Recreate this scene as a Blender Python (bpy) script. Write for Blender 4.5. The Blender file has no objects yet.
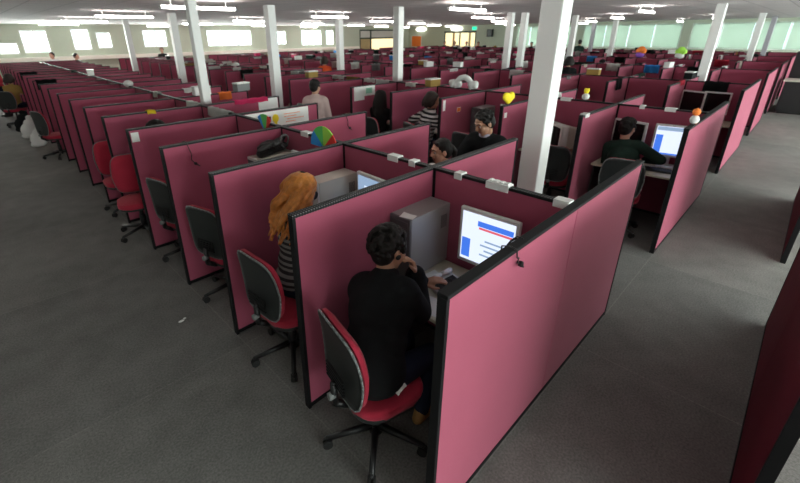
import bpy, bmesh, math, random
from mathutils import Vector, Matrix, Euler
R = math.radians
V = Vector
COL = bpy.context.scene.collection
TMP = bpy.data.scenes.new('workbench')
random.seed(7)

# ------------------------------------------------------------------ layout (metres)
W = 1.022        # cubicle pitch along Y
L = 1.236        # cubicle depth along X
P = 4.003        # block pitch along X
T = 0.045        # screen thickness
H = 1.42         # screen height
HC = 2.85        # ceiling height
X0, X1, Y0, Y1 = -6.5, 27.0, -6.5, 24.0
DAY = 390.      # watts of daylight per tall window
NB, NK = 7, 20   # blocks, cubicles per row

# ------------------------------------------------------------------ materials
def new_mat(name):
    m = bpy.data.materials.new(name); m.use_nodes = True
    nt = m.node_tree
    return m, nt, nt.nodes['Principled BSDF']

def mat(name, col, rough=.6, metal=0., spec=.5, noise=None, bump=None, sheen=0., emit=None, trans=0.):
    """noise=(scale, amount) varies the base colour, bump=(scale, strength)"""
    m, nt, b = new_mat(name)
    c = (*col, 1)
    b.inputs['Base Color'].default_value = c
    b.inputs['Roughness'].default_value = rough
    b.inputs['Metallic'].default_value = metal
    b.inputs['Specular IOR Level'].default_value = spec
    if sheen: b.inputs['Sheen Weight'].default_value = sheen
    if trans: b.inputs['Transmission Weight'].default_value = trans
    if emit:
        b.inputs['Emission Color'].default_value = (*emit[0], 1); b.inputs['Emission Strength'].default_value = emit[1]
    if noise or bump:
        tc = nt.nodes.new('ShaderNodeTexCoord')
    if noise:
        n = nt.nodes.new('ShaderNodeTexNoise'); n.inputs['Scale'].default_value = noise[0]; n.inputs['Detail'].default_value = 4
        r = nt.nodes.new('ShaderNodeMix'); r.data_type = 'RGBA'
        a = noise[1]
        r.inputs['A'].default_value = (*[max(0, x * (1 - a)) for x in col], 1)
        r.inputs['B'].default_value = (*[min(1, x * (1 + a)) for x in col], 1)
        nt.links.new(tc.outputs['Object'], n.inputs['Vector'])
        nt.links.new(n.outputs['Fac'], r.inputs['Factor'])
        nt.links.new(r.outputs['Result'], b.inputs['Base Color'])
    if bump:
        n2 = nt.nodes.new('ShaderNodeTexNoise'); n2.inputs['Scale'].default_value = bump[0]; n2.inputs['Detail'].default_value = 3
        bp = nt.nodes.new('ShaderNodeBump'); bp.inputs['Strength'].default_value = bump[1]; bp.inputs['Distance'].default_value = .003
        nt.links.new(tc.outputs['Object'], n2.inputs['Vector'])
        nt.links.new(n2.outputs['Fac'], bp.inputs['Height'])
        nt.links.new(bp.outputs['Normal'], b.inputs['Normal'])
    return m

M = {}
M['fabric'] = mat('maroon_fabric', (.385, .080, .135), .85, spec=.25, noise=(2.2, .10), bump=(420, .35), sheen=.12)
M['fabric_shaded'] = mat('shaded_maroon_fabric', (.10, .012, .022), .9, spec=.2, noise=(2.2, .15), bump=(420, .35))  # maroon darkened in its colour for the shaded screens across the aisle
M['fabric_seat'] = mat('red_chair_fabric', (.42, .022, .050), .85, spec=.25, noise=(8, .12), bump=(500, .4), sheen=.1)
M['black'] = mat('black_plastic', (.008, .008, .009), .42, noise=(6, .3))
M['black_matt'] = mat('matt_black_edging', (.008, .008, .009), .65, spec=.2, noise=(6, .3))
M['shell'] = mat('grey_black_shell', (.022, .026, .026), .38, noise=(5, .25), bump=(160, .12))
M['rim'] = mat('grey_plastic_rim', (.20, .21, .21), .4)
M['rubber'] = mat('black_rubber', (.010, .010, .010), .7)
M['steel'] = mat('steel', (.45, .45, .46), .3, metal=1.)
M['chrome'] = mat('chrome', (.7, .7, .72), .15, metal=1.)
M['laminate'] = mat('cream_laminate', (.70, .66, .53), .4, noise=(3, .05))
M['silver'] = mat('silver_casing', (.36, .36, .35), .4, metal=.25, noise=(4, .06))
M['silver_dark'] = mat('dark_grey_casing', (.10, .10, .105), .45, noise=(4, .08))
M['beige'] = mat('beige_casing', (.62, .60, .52), .5, noise=(4, .05))
M['white_case'] = mat('white_casing', (.78, .78, .76), .4)
M['white_paint'] = mat('white_paint', (.80, .80, .78), .45, noise=(1.5, .04))
M['grey_paint'] = mat('grey_lavender_paint', (.42, .41, .45), .5)
M['wall'] = mat('sage_wall_paint', (.50, .55, .44), .8, noise=(.8, .05), bump=(60, .05))
M['wall_plain'] = mat('off_white_wall_paint', (.62, .62, .58), .8, noise=(.8, .05))
M['sill'] = mat('cream_sill', (.92, .88, .78), .5)
M['paper'] = mat('paper', (.88, .88, .85), .8, noise=(9, .04))
M['yellow'] = mat('yellow_plush', (.90, .70, .02), .8, bump=(120, .3))
M['orange'] = mat('orange_card', (.90, .22, .03), .7)
M['red'] = mat('bright_red', (.75, .03, .02), .6)
M['hotpink'] = mat('hot_pink_cloth', (.80, .03, .16), .75, bump=(90, .4))
M['blue'] = mat('bright_blue', (.03, .36, .90), .6)
M['green'] = mat('bright_green', (.10, .60, .12), .6)
M['lime'] = mat('lime_green', (.38, .78, .08), .6)
M['purple'] = mat('purple_cloth', (.30, .10, .55), .7)
M['mint'] = mat('mint_print', (.30, .62, .45), .7)
M['cloth_black'] = mat('black_cloth', (.009, .010, .011), .9, spec=.2, noise=(14, .3), bump=(60, .5))
M['cloth_navy'] = mat('navy_trousers', (.010, .014, .030), .9, spec=.2, noise=(14, .3), bump=(80, .4))
M['cloth_green'] = mat('dark_green_cloth', (.018, .040, .030), .9, spec=.2, noise=(12, .3), bump=(60, .4))
M['cloth_white'] = mat('white_cloth', (.75, .75, .73), .85, bump=(60, .3))
M['cloth_pale'] = mat('pale_pink_cloth', (.62, .47, .44), .85, bump=(60, .3))
M['cloth_ochre'] = mat('ochre_cloth', (.33, .21, .05), .85, bump=(60, .3))
M['cloth_red'] = mat('red_cloth', (.55, .02, .05), .85, bump=(60, .3))
M['cloth_orange'] = mat('orange_cloth', (.85, .10, .02), .85, bump=(60, .3))
M['cloth_grey'] = mat('lilac_grey_shirt', (.36, .32, .40), .85, bump=(60, .3))
M['skin'] = mat('skin', (.58, .32, .22), .55, noise=(12, .06))
M['skin_tan'] = mat('tan_skin', (.46, .24, .15), .55, noise=(12, .06))
M['lips'] = mat('lips', (.42, .13, .11), .5)
M['eye_white'] = mat('eye_white', (.50, .47, .45), .3)
M['iris'] = mat('iris', (.03, .018, .010), .2)
M['hair_black'] = mat('black_hair', (.010, .008, .007), .58, spec=.3, noise=(60, .5), bump=(130, .8))
M['hair_brown'] = mat('dark_brown_hair', (.025, .013, .008), .58, noise=(60, .5), bump=(130, .8))
M['hair_red'] = mat('copper_hair', (.56, .20, .035), .42, noise=(30, .62), bump=(110, .9))
M['tan_leather'] = mat('tan_leather', (.38, .20, .06), .5)
M['lamp'] = mat('lamp_diffuser', (.9, .9, .9), .5, emit=((1., .95, .90), 21.))
M['exit_green'] = mat('green_sign_light', (.02, .5, .25), .4, emit=((.0, .75, .40), 1.1))
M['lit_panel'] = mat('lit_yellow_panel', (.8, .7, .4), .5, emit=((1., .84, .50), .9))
M['wall_glow'] = mat('wall_lamp_glass', (.9, .9, .85), .4, emit=((1., .97, .90), 3.))
M['screen_white'] = mat('screen_white', (.1, .1, .1), .25, emit=((.72, .80, 1.), .95))
M['screen_blue'] = mat('screen_blue', (.02, .05, .1), .25, emit=((.06, .20, .85), .8))
M['screen_red'] = mat('screen_red', (.1, .02, .02), .25, emit=((.9, .15, .2), .7))
M['screen_grey'] = mat('screen_grey_blue', (.05, .07, .1), .25, emit=((.33, .46, .66), .7))
M['screen_off'] = mat('screen_off', (.008, .009, .010), .15)
M['door_dark'] = mat('dark_green_door_frame', (.02, .045, .03), .5)
M['door_wood'] = mat('tan_door_panel', (.50, .38, .18), .5, noise=(3, .15))
M['blind'] = mat('pale_green_blind', (.55, .68, .60), .8, noise=(1.2, .05))

def bands(name, c1, c2, scale, axis='Z'):
    m, nt, b = new_mat(name)
    tc = nt.nodes.new('ShaderNodeTexCoord'); w = nt.nodes.new('ShaderNodeTexWave')
    w.wave_type = 'BANDS'; w.bands_direction = axis; w.inputs['Scale'].default_value = scale
    w.inputs['Distortion'].default_value = .25
    r = nt.nodes.new('ShaderNodeValToRGB'); r.color_ramp.interpolation = 'CONSTANT'
    r.color_ramp.elements[0].color = (*c1, 1); r.color_ramp.elements[1].color = (*c2, 1); r.color_ramp.elements[1].position = .5
    nt.links.new(tc.outputs['Object'], w.inputs['Vector']); nt.links.new(w.outputs['Fac'], r.inputs['Fac'])
    nt.links.new(r.outputs['Color'], b.inputs['Base Color'])
    b.inputs['Roughness'].default_value = .85
    return m
M['stripes'] = bands('grey_black_stripes', (.018, .018, .02), (.24, .24, .23), 7.5)
M['stripes_bw'] = bands('black_white_stripes', (.012, .012, .014), (.75, .75, .73), 5.0)
# black top cap of the screens: rows of dots painted in for highlights on its ribs
def cap_material():
    m, nt, b = new_mat('highlight_dotted_cap')
    tc = nt.nodes.new('ShaderNodeTexCoord')
    mp = nt.nodes.new('ShaderNodeMapping'); mp.inputs['Scale'].default_value = (55, 55, 55)
    vo = nt.nodes.new('ShaderNodeTexVoronoi'); vo.inputs['Randomness'].default_value = 0; vo.inputs['Scale'].default_value = 1
    r = nt.nodes.new('ShaderNodeValToRGB'); r.color_ramp.elements[0].color = (.16, .16, .16, 1); r.color_ramp.elements[0].position = .20
    r.color_ramp.elements[1].color = (.010, .010, .011, 1); r.color_ramp.elements[1].position = .34
    nt.links.new(tc.outputs['Object'], mp.inputs['Vector']); nt.links.new(mp.outputs['Vector'], vo.inputs['Vector'])
    nt.links.new(vo.outputs['Distance'], r.inputs['Fac']); nt.links.new(r.outputs['Color'], b.inputs['Base Color'])
    b.inputs['Roughness'].default_value = .6; b.inputs['Specular IOR Level'].default_value = .2
    return m
M['cap'] = cap_material()

def carpet():
    m, nt, b = new_mat('grey_carpet_tiles')
    N = nt.nodes.new; K = nt.links.new
    tc = N('ShaderNodeTexCoord')
    def noise(s, d=4):
        n = N('ShaderNodeTexNoise'); n.inputs['Scale'].default_value = s; n.inputs['Detail'].default_value = d
        K(tc.outputs['Object'], n.inputs['Vector']); return n
    br = N('ShaderNodeTexBrick'); br.offset = 0; br.inputs['Scale'].default_value = 1
    br.inputs['Brick Width'].default_value = 1.9; br.inputs['Row Height'].default_value = 1.9
    br.inputs['Mortar Size'].default_value = .006; br.inputs['Mortar Smooth'].default_value = .6
    br.inputs['Color1'].default_value = (.160, .157, .148, 1); br.inputs['Color2'].default_value = (.196, .191, .176, 1)
    br.inputs['Mortar'].default_value = (.215, .21, .195, 1)
    K(tc.outputs['Object'], br.inputs['Vector'])
    def mul(a, fac_node, lo, hi, c0=.3, c1=.7):
        r = N('ShaderNodeMapRange'); r.inputs['From Min'].default_value = c0; r.inputs['From Max'].default_value = c1
        r.inputs['To Min'].default_value = lo; r.inputs['To Max'].default_value = hi
        K(fac_node.outputs['Fac'], r.inputs['Value'])
        x = N('ShaderNodeVectorMath'); x.operation = 'SCALE'
        K(a, x.inputs[0]); K(r.outputs['Result'], x.inputs['Scale'])
        return x.outputs['Vector']
    c = mul(br.outputs['Color'], noise(.55), .80, 1.2)
    c = mul(c, noise(5), .90, 1.10)
    c = mul(c, noise(75, 6), .74, 1.26)
    K(c, b.inputs['Base Color'])
    b.inputs['Roughness'].default_value = .92; b.inputs['Specular IOR Level'].default_value = .25
    n = noise(160, 3); bp = N('ShaderNodeBump'); bp.inputs['Strength'].default_value = .6; bp.inputs['Distance'].default_value = .004
    K(n.outputs['Fac'], bp.inputs['Height']); K(bp.outputs['Normal'], b.inputs['Normal'])
    return m
M['carpet'] = carpet()

def ceiling_mat():
    m, nt, b = new_mat('ceiling_tiles')
    N = nt.nodes.new; K = nt.links.new
    tc = N('ShaderNodeTexCoord'); br = N('ShaderNodeTexBrick'); br.offset = 0; br.inputs['Scale'].default_value = 1
    br.inputs['Brick Width'].default_value = .6; br.inputs['Row Height'].default_value = .6; br.inputs['Mortar Size'].default_value = .012
    br.inputs['Color1'].default_value = (.84, .80, .81, 1); br.inputs['Color2'].default_value = (.79, .75, .76, 1)
    br.inputs['Mortar'].default_value = (.58, .55, .56, 1)
    K(tc.outputs['Object'], br.inputs['Vector']); K(br.outputs['Color'], b.inputs['Base Color'])
    b.inputs['Roughness'].default_value = .8
    return m
M['ceiling'] = ceiling_mat()

def pane_mat():
    m = bpy.data.materials.new('window_glass'); m.use_nodes = True; nt = m.node_tree
    nt.nodes.clear(); N = nt.nodes.new
    o = N('ShaderNodeOutputMaterial'); t = N('ShaderNodeBsdfTransparent'); g = N('ShaderNodeBsdfGlossy'); x = N('ShaderNodeMixShader')
    t.inputs['Color'].default_value = (.90, .96, .95, 1); g.inputs['Roughness'].default_value = .05
    x.inputs[0].default_value = .08
    nt.links.new(t.outputs[0], x.inputs[1]); nt.links.new(g.outputs[0], x.inputs[2]); nt.links.new(x.outputs[0], o.inputs['Surface'])
    return m
M['pane'] = pane_mat()
def blind_mat():
    m = bpy.data.materials.new('pale_green_roller_blind'); m.use_nodes = True; nt = m.node_tree
    nt.nodes.clear(); N = nt.nodes.new
    o = N('ShaderNodeOutputMaterial'); t = N('ShaderNodeBsdfTranslucent'); g = N('ShaderNodeBsdfDiffuse'); x = N('ShaderNodeMixShader')
    t.inputs['Color'].default_value = (.44, .50, .44, 1); g.inputs['Color'].default_value = (.58, .65, .59, 1)
    x.inputs[0].default_value = .5
    nt.links.new(t.outputs[0], x.inputs[1]); nt.links.new(g.outputs[0], x.inputs[2]); nt.links.new(x.outputs[0], o.inputs['Surface'])
    return m
M['blind'] = blind_mat()

# ------------------------------------------------------------------ mesh helpers
def BM(): return bmesh.new()

def _set(faces, mi, smooth=False):
    for f in faces:
        f.material_index = mi; f.smooth = smooth

def box(bm, x0, x1, y0, y1, z0, z1, mi=0, bev=0., seg=2, mx=None):
    t = bmesh.new()
    bmesh.ops.create_cube(t, size=1)
    for v in t.verts:
        v.co = V((x0 + (v.co.x + .5) * (x1 - x0), y0 + (v.co.y + .5) * (y1 - y0), z0 + (v.co.z + .5) * (z1 - z0)))
    if bev > 0:
        bmesh.ops.bevel(t, geom=list(t.edges), offset=bev, segments=seg, affect='EDGES', profile=.5)
    join(bm, t, mx, mi, bev > 0 and seg > 2)

def join(bm, t, mx=None, mi=None, smooth=None):
    vm = {}
    for v in t.verts:
        vm[v] = bm.verts.new(mx @ v.co if mx else v.co)
    for f in t.faces:
        try: nf = bm.faces.new([vm[v] for v in f.verts])
        except ValueError: continue
        nf.material_index = f.material_index if mi is None else mi
        nf.smooth = f.smooth if smooth is None else smooth
    t.free()

def frame_to(d):
    return V(d).normalized().to_track_quat('Z', 'Y').to_matrix().to_4x4()

def cyl(bm, p0, p1, r0, r1=None, n=16, mi=0, smooth=True):
    p0, p1 = V(p0), V(p1); r1 = r0 if r1 is None else r1
    t = bmesh.new()
    bmesh.ops.create_cone(t, cap_ends=True, segments=n, radius1=r0, radius2=max(r1, 1e-4), depth=(p1 - p0).length)
    for f in t.faces: f.smooth = smooth and len(f.verts) == 4
    join(bm, t, Matrix.Translation((p0 + p1) / 2) @ frame_to(p1 - p0), mi)

def ell(bm, c, r, rot=None, mi=0, n=16):
    t = bmesh.new()
    bmesh.ops.create_uvsphere(t, u_segments=n, v_segments=max(6, n // 2), radius=1)
    S = Matrix.Diagonal((*((r, r, r) if isinstance(r, (int, float)) else r), 1))
    mx = Matrix.Translation(V(c)) @ (rot.to_4x4() if rot else Matrix.Identity(4)) @ S
    join(bm, t, mx, mi, True)

def cap(bm, p0, p1, r0, r1=None, n=14, mi=0):
    """tapered capsule"""
    p0, p1 = V(p0), V(p1); r1 = r0 if r1 is None else r1
    ell(bm, p0, r0, mi=mi, n=n); ell(bm, p1, r1, mi=mi, n=n)
    if (p1 - p0).length > 1e-5: cyl(bm, p0, p1, r0, r1, n, mi)

def chain(bm, pts, rs, n=14, mi=0):
    for i in range(len(pts) - 1): cap(bm, pts[i], pts[i + 1], rs[i], rs[i + 1], n, mi)

def tube(bm, pts, r, n=8, mi=0):
    for i in range(len(pts) - 1):
        cyl(bm, pts[i], pts[i + 1], r, r, n, mi)
        if i: ell(bm, pts[i], r, mi=mi, n=n)

def prism(bm, poly, z0, z1, mi=0, mx=None, smooth=False):
    """poly in XY, extruded along Z"""
    t = bmesh.new()
    a = [t.verts.new((x, y, z0)) for x, y in poly]; b = [t.verts.new((x, y, z1)) for x, y in poly]
    t.faces.new(list(reversed(a))); t.faces.new(b)
    n = len(poly)
    for i in range(n):
        f = t.faces.new((a[i], a[(i + 1) % n], b[(i + 1) % n], b[i])); f.smooth = smooth
    join(bm, t, mx, mi)

def to_mesh(name, bm, mats):
    bmesh.ops.recalc_face_normals(bm, faces=list(bm.faces))
    me = bpy.data.meshes.new(name); bm.to_mesh(me); bm.free()
    for m in (mats if isinstance(mats, (list, tuple)) else [mats]): me.materials.append(m)
    return me

def obj(name, bm, mats, parent=None, loc=None, rz=0.):
    me = bm if isinstance(bm, bpy.types.Mesh) else to_mesh(name, bm, mats)
    o = bpy.data.objects.new(name, me); COL.objects.link(o)
    if parent is not None: o.parent = parent
    if loc is not None: o.location = loc
    if rz: o.rotation_euler = (0, 0, rz)
    return o

def vox(name, bm, mats, size, smooth=4, paint=None):
    """fuse overlapping volumes into one continuous surface"""
    me = bpy.data.meshes.new('tmp'); bm.to_mesh(me); bm.free()
    o = bpy.data.objects.new('tmp', me); TMP.collection.objects.link(o)
    r = o.modifiers.new('r', 'REMESH'); r.mode = 'VOXEL'; r.voxel_size = size; r.use_smooth_shade = True
    if smooth:
        s = o.modifiers.new('s', 'SMOOTH'); s.factor = .5; s.iterations = smooth
    vl = TMP.view_layers[0]; vl.update(); dg = vl.depsgraph; dg.update()
    out = bpy.data.meshes.new_from_object(o.evaluated_get(dg))
    out.name = name
    bpy.data.objects.remove(o); bpy.data.meshes.remove(me)
    out.materials.clear()
    for m in (mats if isinstance(mats, (list, tuple)) else [mats]): out.materials.append(m)
    for p in out.polygons:
        p.use_smooth = True
        p.material_index = paint(p.center) if paint else 0
    return out

def thing(name, label, cat, loc=(0, 0, 0), rz=0., group=None):
    o = bpy.data.objects.new(name, None); COL.objects.link(o); o.empty_display_size = .1
    o.location = loc; o.rotation_euler = (0, 0, rz)
    return tag(o, label, cat, group)

def tag(o, label, cat, group=None):
    o['label'] = label; o['category'] = cat
    if group: o['group'] = group
    return o

def struct(name, bm, m, parent=None):
    o = obj(name, bm, m, parent)
    if parent is None: o['kind'] = 'structure'
    return o

def dup(root, loc, rz, label, cat=None, group=None):
    def rec(o, parent):
        c = o.copy(); COL.objects.link(c); c.parent = parent
        for ch in o.children: rec(ch, c)
        return c
    r = rec(root, None)
    r.location = loc; r.rotation_euler = (0, 0, rz); r['label'] = label
    if cat: r['category'] = cat
    if group: r['group'] = group
    elif 'group' in r: del r['group']
    return r

class Kit:
    """first call hands out the prototype itself, later calls copies of it"""
    def __init__(self, make): self.make, self.p = make, None
    def __call__(self, loc, rz, label, group=None):
        if self.p is None:
            self.p = self.make(); r = self.p
            r.location = loc; r.rotation_euler = (0, 0, rz); r['label'] = label
            if group: r['group'] = group
            return r
        return dup(self.p, loc, rz, label, group=group)

ORD = ['nearest', 'second', 'third', 'fourth', 'fifth', 'sixth', 'seventh', 'eighth', 'ninth', 'tenth', 'eleventh', 'twelfth',
       'thirteenth', 'fourteenth', 'fifteenth', 'sixteenth', 'seventeenth', 'eighteenth', 'nineteenth', 'twentieth', 'twenty-first']
BLK = ['nearest', 'second', 'third', 'fourth', 'fifth', 'sixth', 'farthest']

# ------------------------------------------------------------------ room shell
bm = BM(); box(bm, X0, X1, Y0, Y1, -.08, 0); struct('floor', bm, M['carpet'])
bm = BM(); box(bm, X0, X1, Y0, Y1, HC, HC + .1); struct('ceiling', bm, M['ceiling'])

def wall_with_holes(name, axis, pos, a0, a1, holes, m, out):
    """axis 'x': wall plane X=pos spanning Y a0..a1; holes = (b0, b1, z0, z1)"""
    bm = BM(); t = .2
    def put(b0, b1, z0, z1):
        if b1 - b0 < 1e-4 or z1 - z0 < 1e-4: return
        lo, hi = (pos, pos + t) if out > 0 else (pos - t, pos)
        if axis == 'x': box(bm, lo, hi, b0, b1, z0, z1)
        else: box(bm, b0, b1, lo, hi, z0, z1)
    cur = a0
    for b0, b1, z0, z1 in sorted(holes):
        put(cur, b0, 0, HC); put(b0, b1, 0, z0); put(b0, b1, z1, HC); cur = b1
    put(cur, a1, 0, HC)
    return struct(name, bm, m)

WIN = 0
def window(axis, pos, b0, b1, z0, z1, out, nmull, blind=None):
    global WIN
    WIN += 1
    bm = BM(); f = .06
    def bx(bm, c0, c1, e0, e1, d0, d1):
        lo, hi = sorted((pos + out * d0, pos + out * d1))
        if axis == 'x': box(bm, lo, hi, c0, c1, e0, e1)
        else: box(bm, c0, c1, lo, hi, e0, e1)
    bx(bm, b0, b1, z0, z0 + f, .04, .14); bx(bm, b0, b1, z1 - f, z1, .04, .14)
    for i in range(nmull + 1):
        c = b0 + (b1 - b0) * i / nmull
        c = min(max(c, b0 + f / 2), b1 - f / 2)
        bx(bm, c - f / 2, c + f / 2, z0 + f, z1 - f, .04, .14)
    w = struct('window_%d' % WIN, bm, M['white_paint'])
    bm = BM(); bx(bm, b0 + .01, b1 - .01, z0 + .01, z1 - .01, .085, .095); obj('pane', bm, M['pane'], w)
    if blind:
        bm = BM()
        for i in range(nmull):
            c0 = b0 + (b1 - b0) * i / nmull + .04; c1 = b0 + (b1 - b0) * (i + 1) / nmull - .04
            bx(bm, c0, c1, z1 - blind * (z1 - z0), z1 - .01, .015, .022)
        obj('blind', bm, M['blind'], w)
    return w

# far left wall (Y = Y1): separate bright windows;  far back wall (X = X1): one long band of blinds
LW = [(-2.4, -.6, 1.6, 2.2), (.35, 1.05, 1.6, 2.1), (1.2, 2.2, 1.62, 2.6), (3.1, 3.85, 1.7, 2.65), (4.1, 4.75, 1.75, 2.5), (6.2, 7.4, 1.75, 2.6), (9.6, 12.4, 1.7, 2.6), (14.0, 14.9, 1.7, 2.55), (16.1, 17.8, 1.6, 2.6), (18.2, 18.9, 1.6, 2.6)]
DOORL = (21.4, 25.6, 0, 2.62)
wall_with_holes('wall_left', 'y', Y1, X0, X1 + .2, LW + [DOORL], M['wall'], 1)
for i, (a, b, z0, z1) in enumerate(LW): window('y', Y1, a, b, z0, z1, 1, 3 if b - a > 1.5 else 2 if b - a > .8 else 1)
RW = [(-6.0, -1.0, 1.45, 2.7), (-.6, 4.4, 1.45, 2.7), (4.8, 9.8, 1.45, 2.7), (10.2, 14.2, 1.45, 2.7)]
DOORR = (17.4, 20.3, 0, 2.45)
wall_with_holes('wall_back', 'x', X1, Y0, Y1 + .2, RW + [DOORR], M['wall'], 1)
for a, b, z0, z1 in RW: window('x', X1, a, b, z0, z1, 1, 4, blind=.97)
SW = [(-2.1 + 4.1 * i, 1.7 + 4.1 * i, .95, 2.65) for i in range(7)]
wall_with_holes('wall_right', 'y', Y0, X0, X1 + .2, SW, M['wall_plain'], -1)
for a, b, z0, z1 in SW: window('y', Y0, a, b, z0, z1, -1, 3)
# daylight that comes in through the glass
def daylight(loc, rot, sx, sy, power, name):
    l = bpy.data.lights.new(name, 'AREA'); l.shape = 'RECTANGLE'; l.size = sx; l.size_y = sy; l.energy = power; l.color = (1., .965, .91)
    o = bpy.data.objects.new(name, l); COL.objects.link(o); o.location = loc; o.rotation_euler = rot
for a, b, z0, z1 in SW: daylight(((a + b) / 2, Y0 - .25, (z0 + z1) / 2), (R(90), 0, 0), b - a, z1 - z0, DAY * .74, 'daylight')
for a, b, z0, z1 in LW: daylight(((a + b) / 2, Y1 + 1.1, (z0 + z1) / 2 + .1), (R(-90), 0, 0), (b - a) * 1.6, (z1 - z0) * 1.6, DAY * 1.3 * (b - a), 'daylight')
for a, b, z0, z1 in RW: daylight((X1 + .3, (a + b) / 2, (z0 + z1) / 2), (0, R(90), 0), z1 - z0, b - a, DAY * .3, 'daylight')

wall_with_holes('wall_front', 'x', X0, Y0 - .2, Y1 + .2, [], M['wall_plain'], -1)
# light ledges that run along both far walls under the windows
bm = BM(); box(bm, X0, 21.2, Y1 - .22, Y1, 1.28, 1.46, bev=.01); struct('trim_1', bm, M['sill'])
bm = BM(); box(bm, X1 - .22, X1, Y0, 17.6, 1.26, 1.40, bev=.01); struct('trim_2', bm, M['sill'])
bm = BM(); box(bm, X0, X1, Y1 - .03, Y1, 0, .1); struct('baseboard_left', bm, M['black'])
bm = BM(); box(bm, X1 - .03, X1, Y0, 17.9, 0, .1); struct('baseboard_back', bm, M['black'])

# double door in the back wall: dark frame, tan glazed leaves
bm = BM()
a, b, _, z = DOORR
for c in (a, (a + b) / 2 - .05, b - .1): box(bm, X1 + .02, X1 + .16, c, c + .1, 0, z)
box(bm, X1 + .02, X1 + .16, a, b, z - .12, z)
d = struct('door_1', bm, M['door_dark'])
for k in range(2):
    c0 = a + .1 + k * ((b - a) / 2 - .0); bm = BM(); box(bm, X1 + .06, X1 + .10, c0, c0 + (b - a) / 2 - .15, .02, z - .12)
    lf = obj('door_leaf', bm, M['lit_panel'], d)
    bm = BM(); box(bm, X1 + .03, X1 + .06, c0 + .38, c0 + .55, .02, z - .12); obj('stile', bm, M['door_wood'], lf)
# opening beside it in the left wall, with dark posts, a lintel and a lit cream room divider
a, b, _, z = DOORL
bm = BM()
for c in (a, a + 1.15, b - .12): box(bm, c, c + .12, Y1 + .02, Y1 + .16, 0, z)
box(bm, a, b, Y1 + .02, Y1 + .16, z - .1, z); box(bm, a, b, Y1 + .02, Y1 + .14, 1.95, 2.05)
d = struct('door_2', bm, M['door_dark'])
bm = BM(); box(bm, a + 1.27, b - .12, Y1 + .06, Y1 + .1, .02, 1.95); obj('door_leaf', bm, M['lit_panel'], d)
bm = BM(); box(bm, a + .12, a + 1.15, Y1 + .06, Y1 + .1, .02, 1.95); obj('door_leaf', bm, M['door_wood'], d)
bm = BM(); box(bm, a + .12, b - .12, Y1 + .06, Y1 + .1, 2.05, z - .1); obj('transom', bm, M['wall_plain'], d)

# ------------------------------------------------------------------ columns
COLS = [(2.82, 1.00, 'thick white square column beside the nearest man\'s cubicle'),
        (1.46, 5.52, 'slim white column rising between dividers left of the white poster'),
        (3.55, 6.95, 'white column in the aisle just behind the small white poster'),
        (6.05, 5.85, 'white column in the middle of the cubicle field'),
        (3.10, 10.85, 'far white column next to the standing person in black'),
        (3.45, 16.2, 'farthest left white column near the bright windows'),
        (7.20, 9.25, 'white column behind the person dressed in orange'),
        (10.75, 5.80, 'slender white column, left one of the pair left of the thick column'),
        (11.25, 5.62, 'broader white column, right one of the pair left of the thick column'),
        (14.6, 5.50, 'far white column just right of the thick near column'),
        (18.75, 5.50, 'far white column left of the orange and lime cloths'),
        (10.85, 1.03, 'leaning-looking white column right of the centre, above the second block'),
        (18.6, 1.02, 'far right white column in front of the green window band'),
        (23.2, 7.9, 'faint grey column before the middle of the green window band'),
        (23.4, 1.05, 'dark grey column at the far right before the window band')]
for i, (x, y, lab) in enumerate(COLS):
    s = .10 if i == 0 else .062 if i == 1 else .085
    t = thing('column', lab, 'column', (x, y, 0))
    bm = BM(); box(bm, -s, s, -s, s, 0, HC - .001, bev=.012); obj('shaft', bm, M['grey_paint'] if i >= 13 else M['white_paint'], t)

# ------------------------------------------------------------------ cubicle screens
def screen_parts(t, length, halves, fab, cap_m, axis):
    """frame + fabric for a screen lying along local X (0..length), thickness local Y 0..T"""
    fr = .020
    bm = BM()
    box(bm, 0, fr, 0, T, 0, H - .020); box(bm, length - fr, length, 0, T, 0, H - .020)
    box(bm, fr, length - fr, 0, T, .01, .04)
    obj('frame', bm, M['black_matt'], t)
    bm = BM(); box(bm, 0, length, -.003, T + .003, H - .020, H, bev=.003); obj('top_cap', bm, cap_m, t)
    w = (length - 2 * fr) / halves
    for i in range(halves):
        bm = BM(); box(bm, fr + i * w + (.0015 if i else 0), fr + (i + 1) * w - (.0015 if i < halves - 1 else 0), .0035, T - .0035, .04, H - .020, bev=.004)
        obj('fabric_panel', bm, fab, t)

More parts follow.
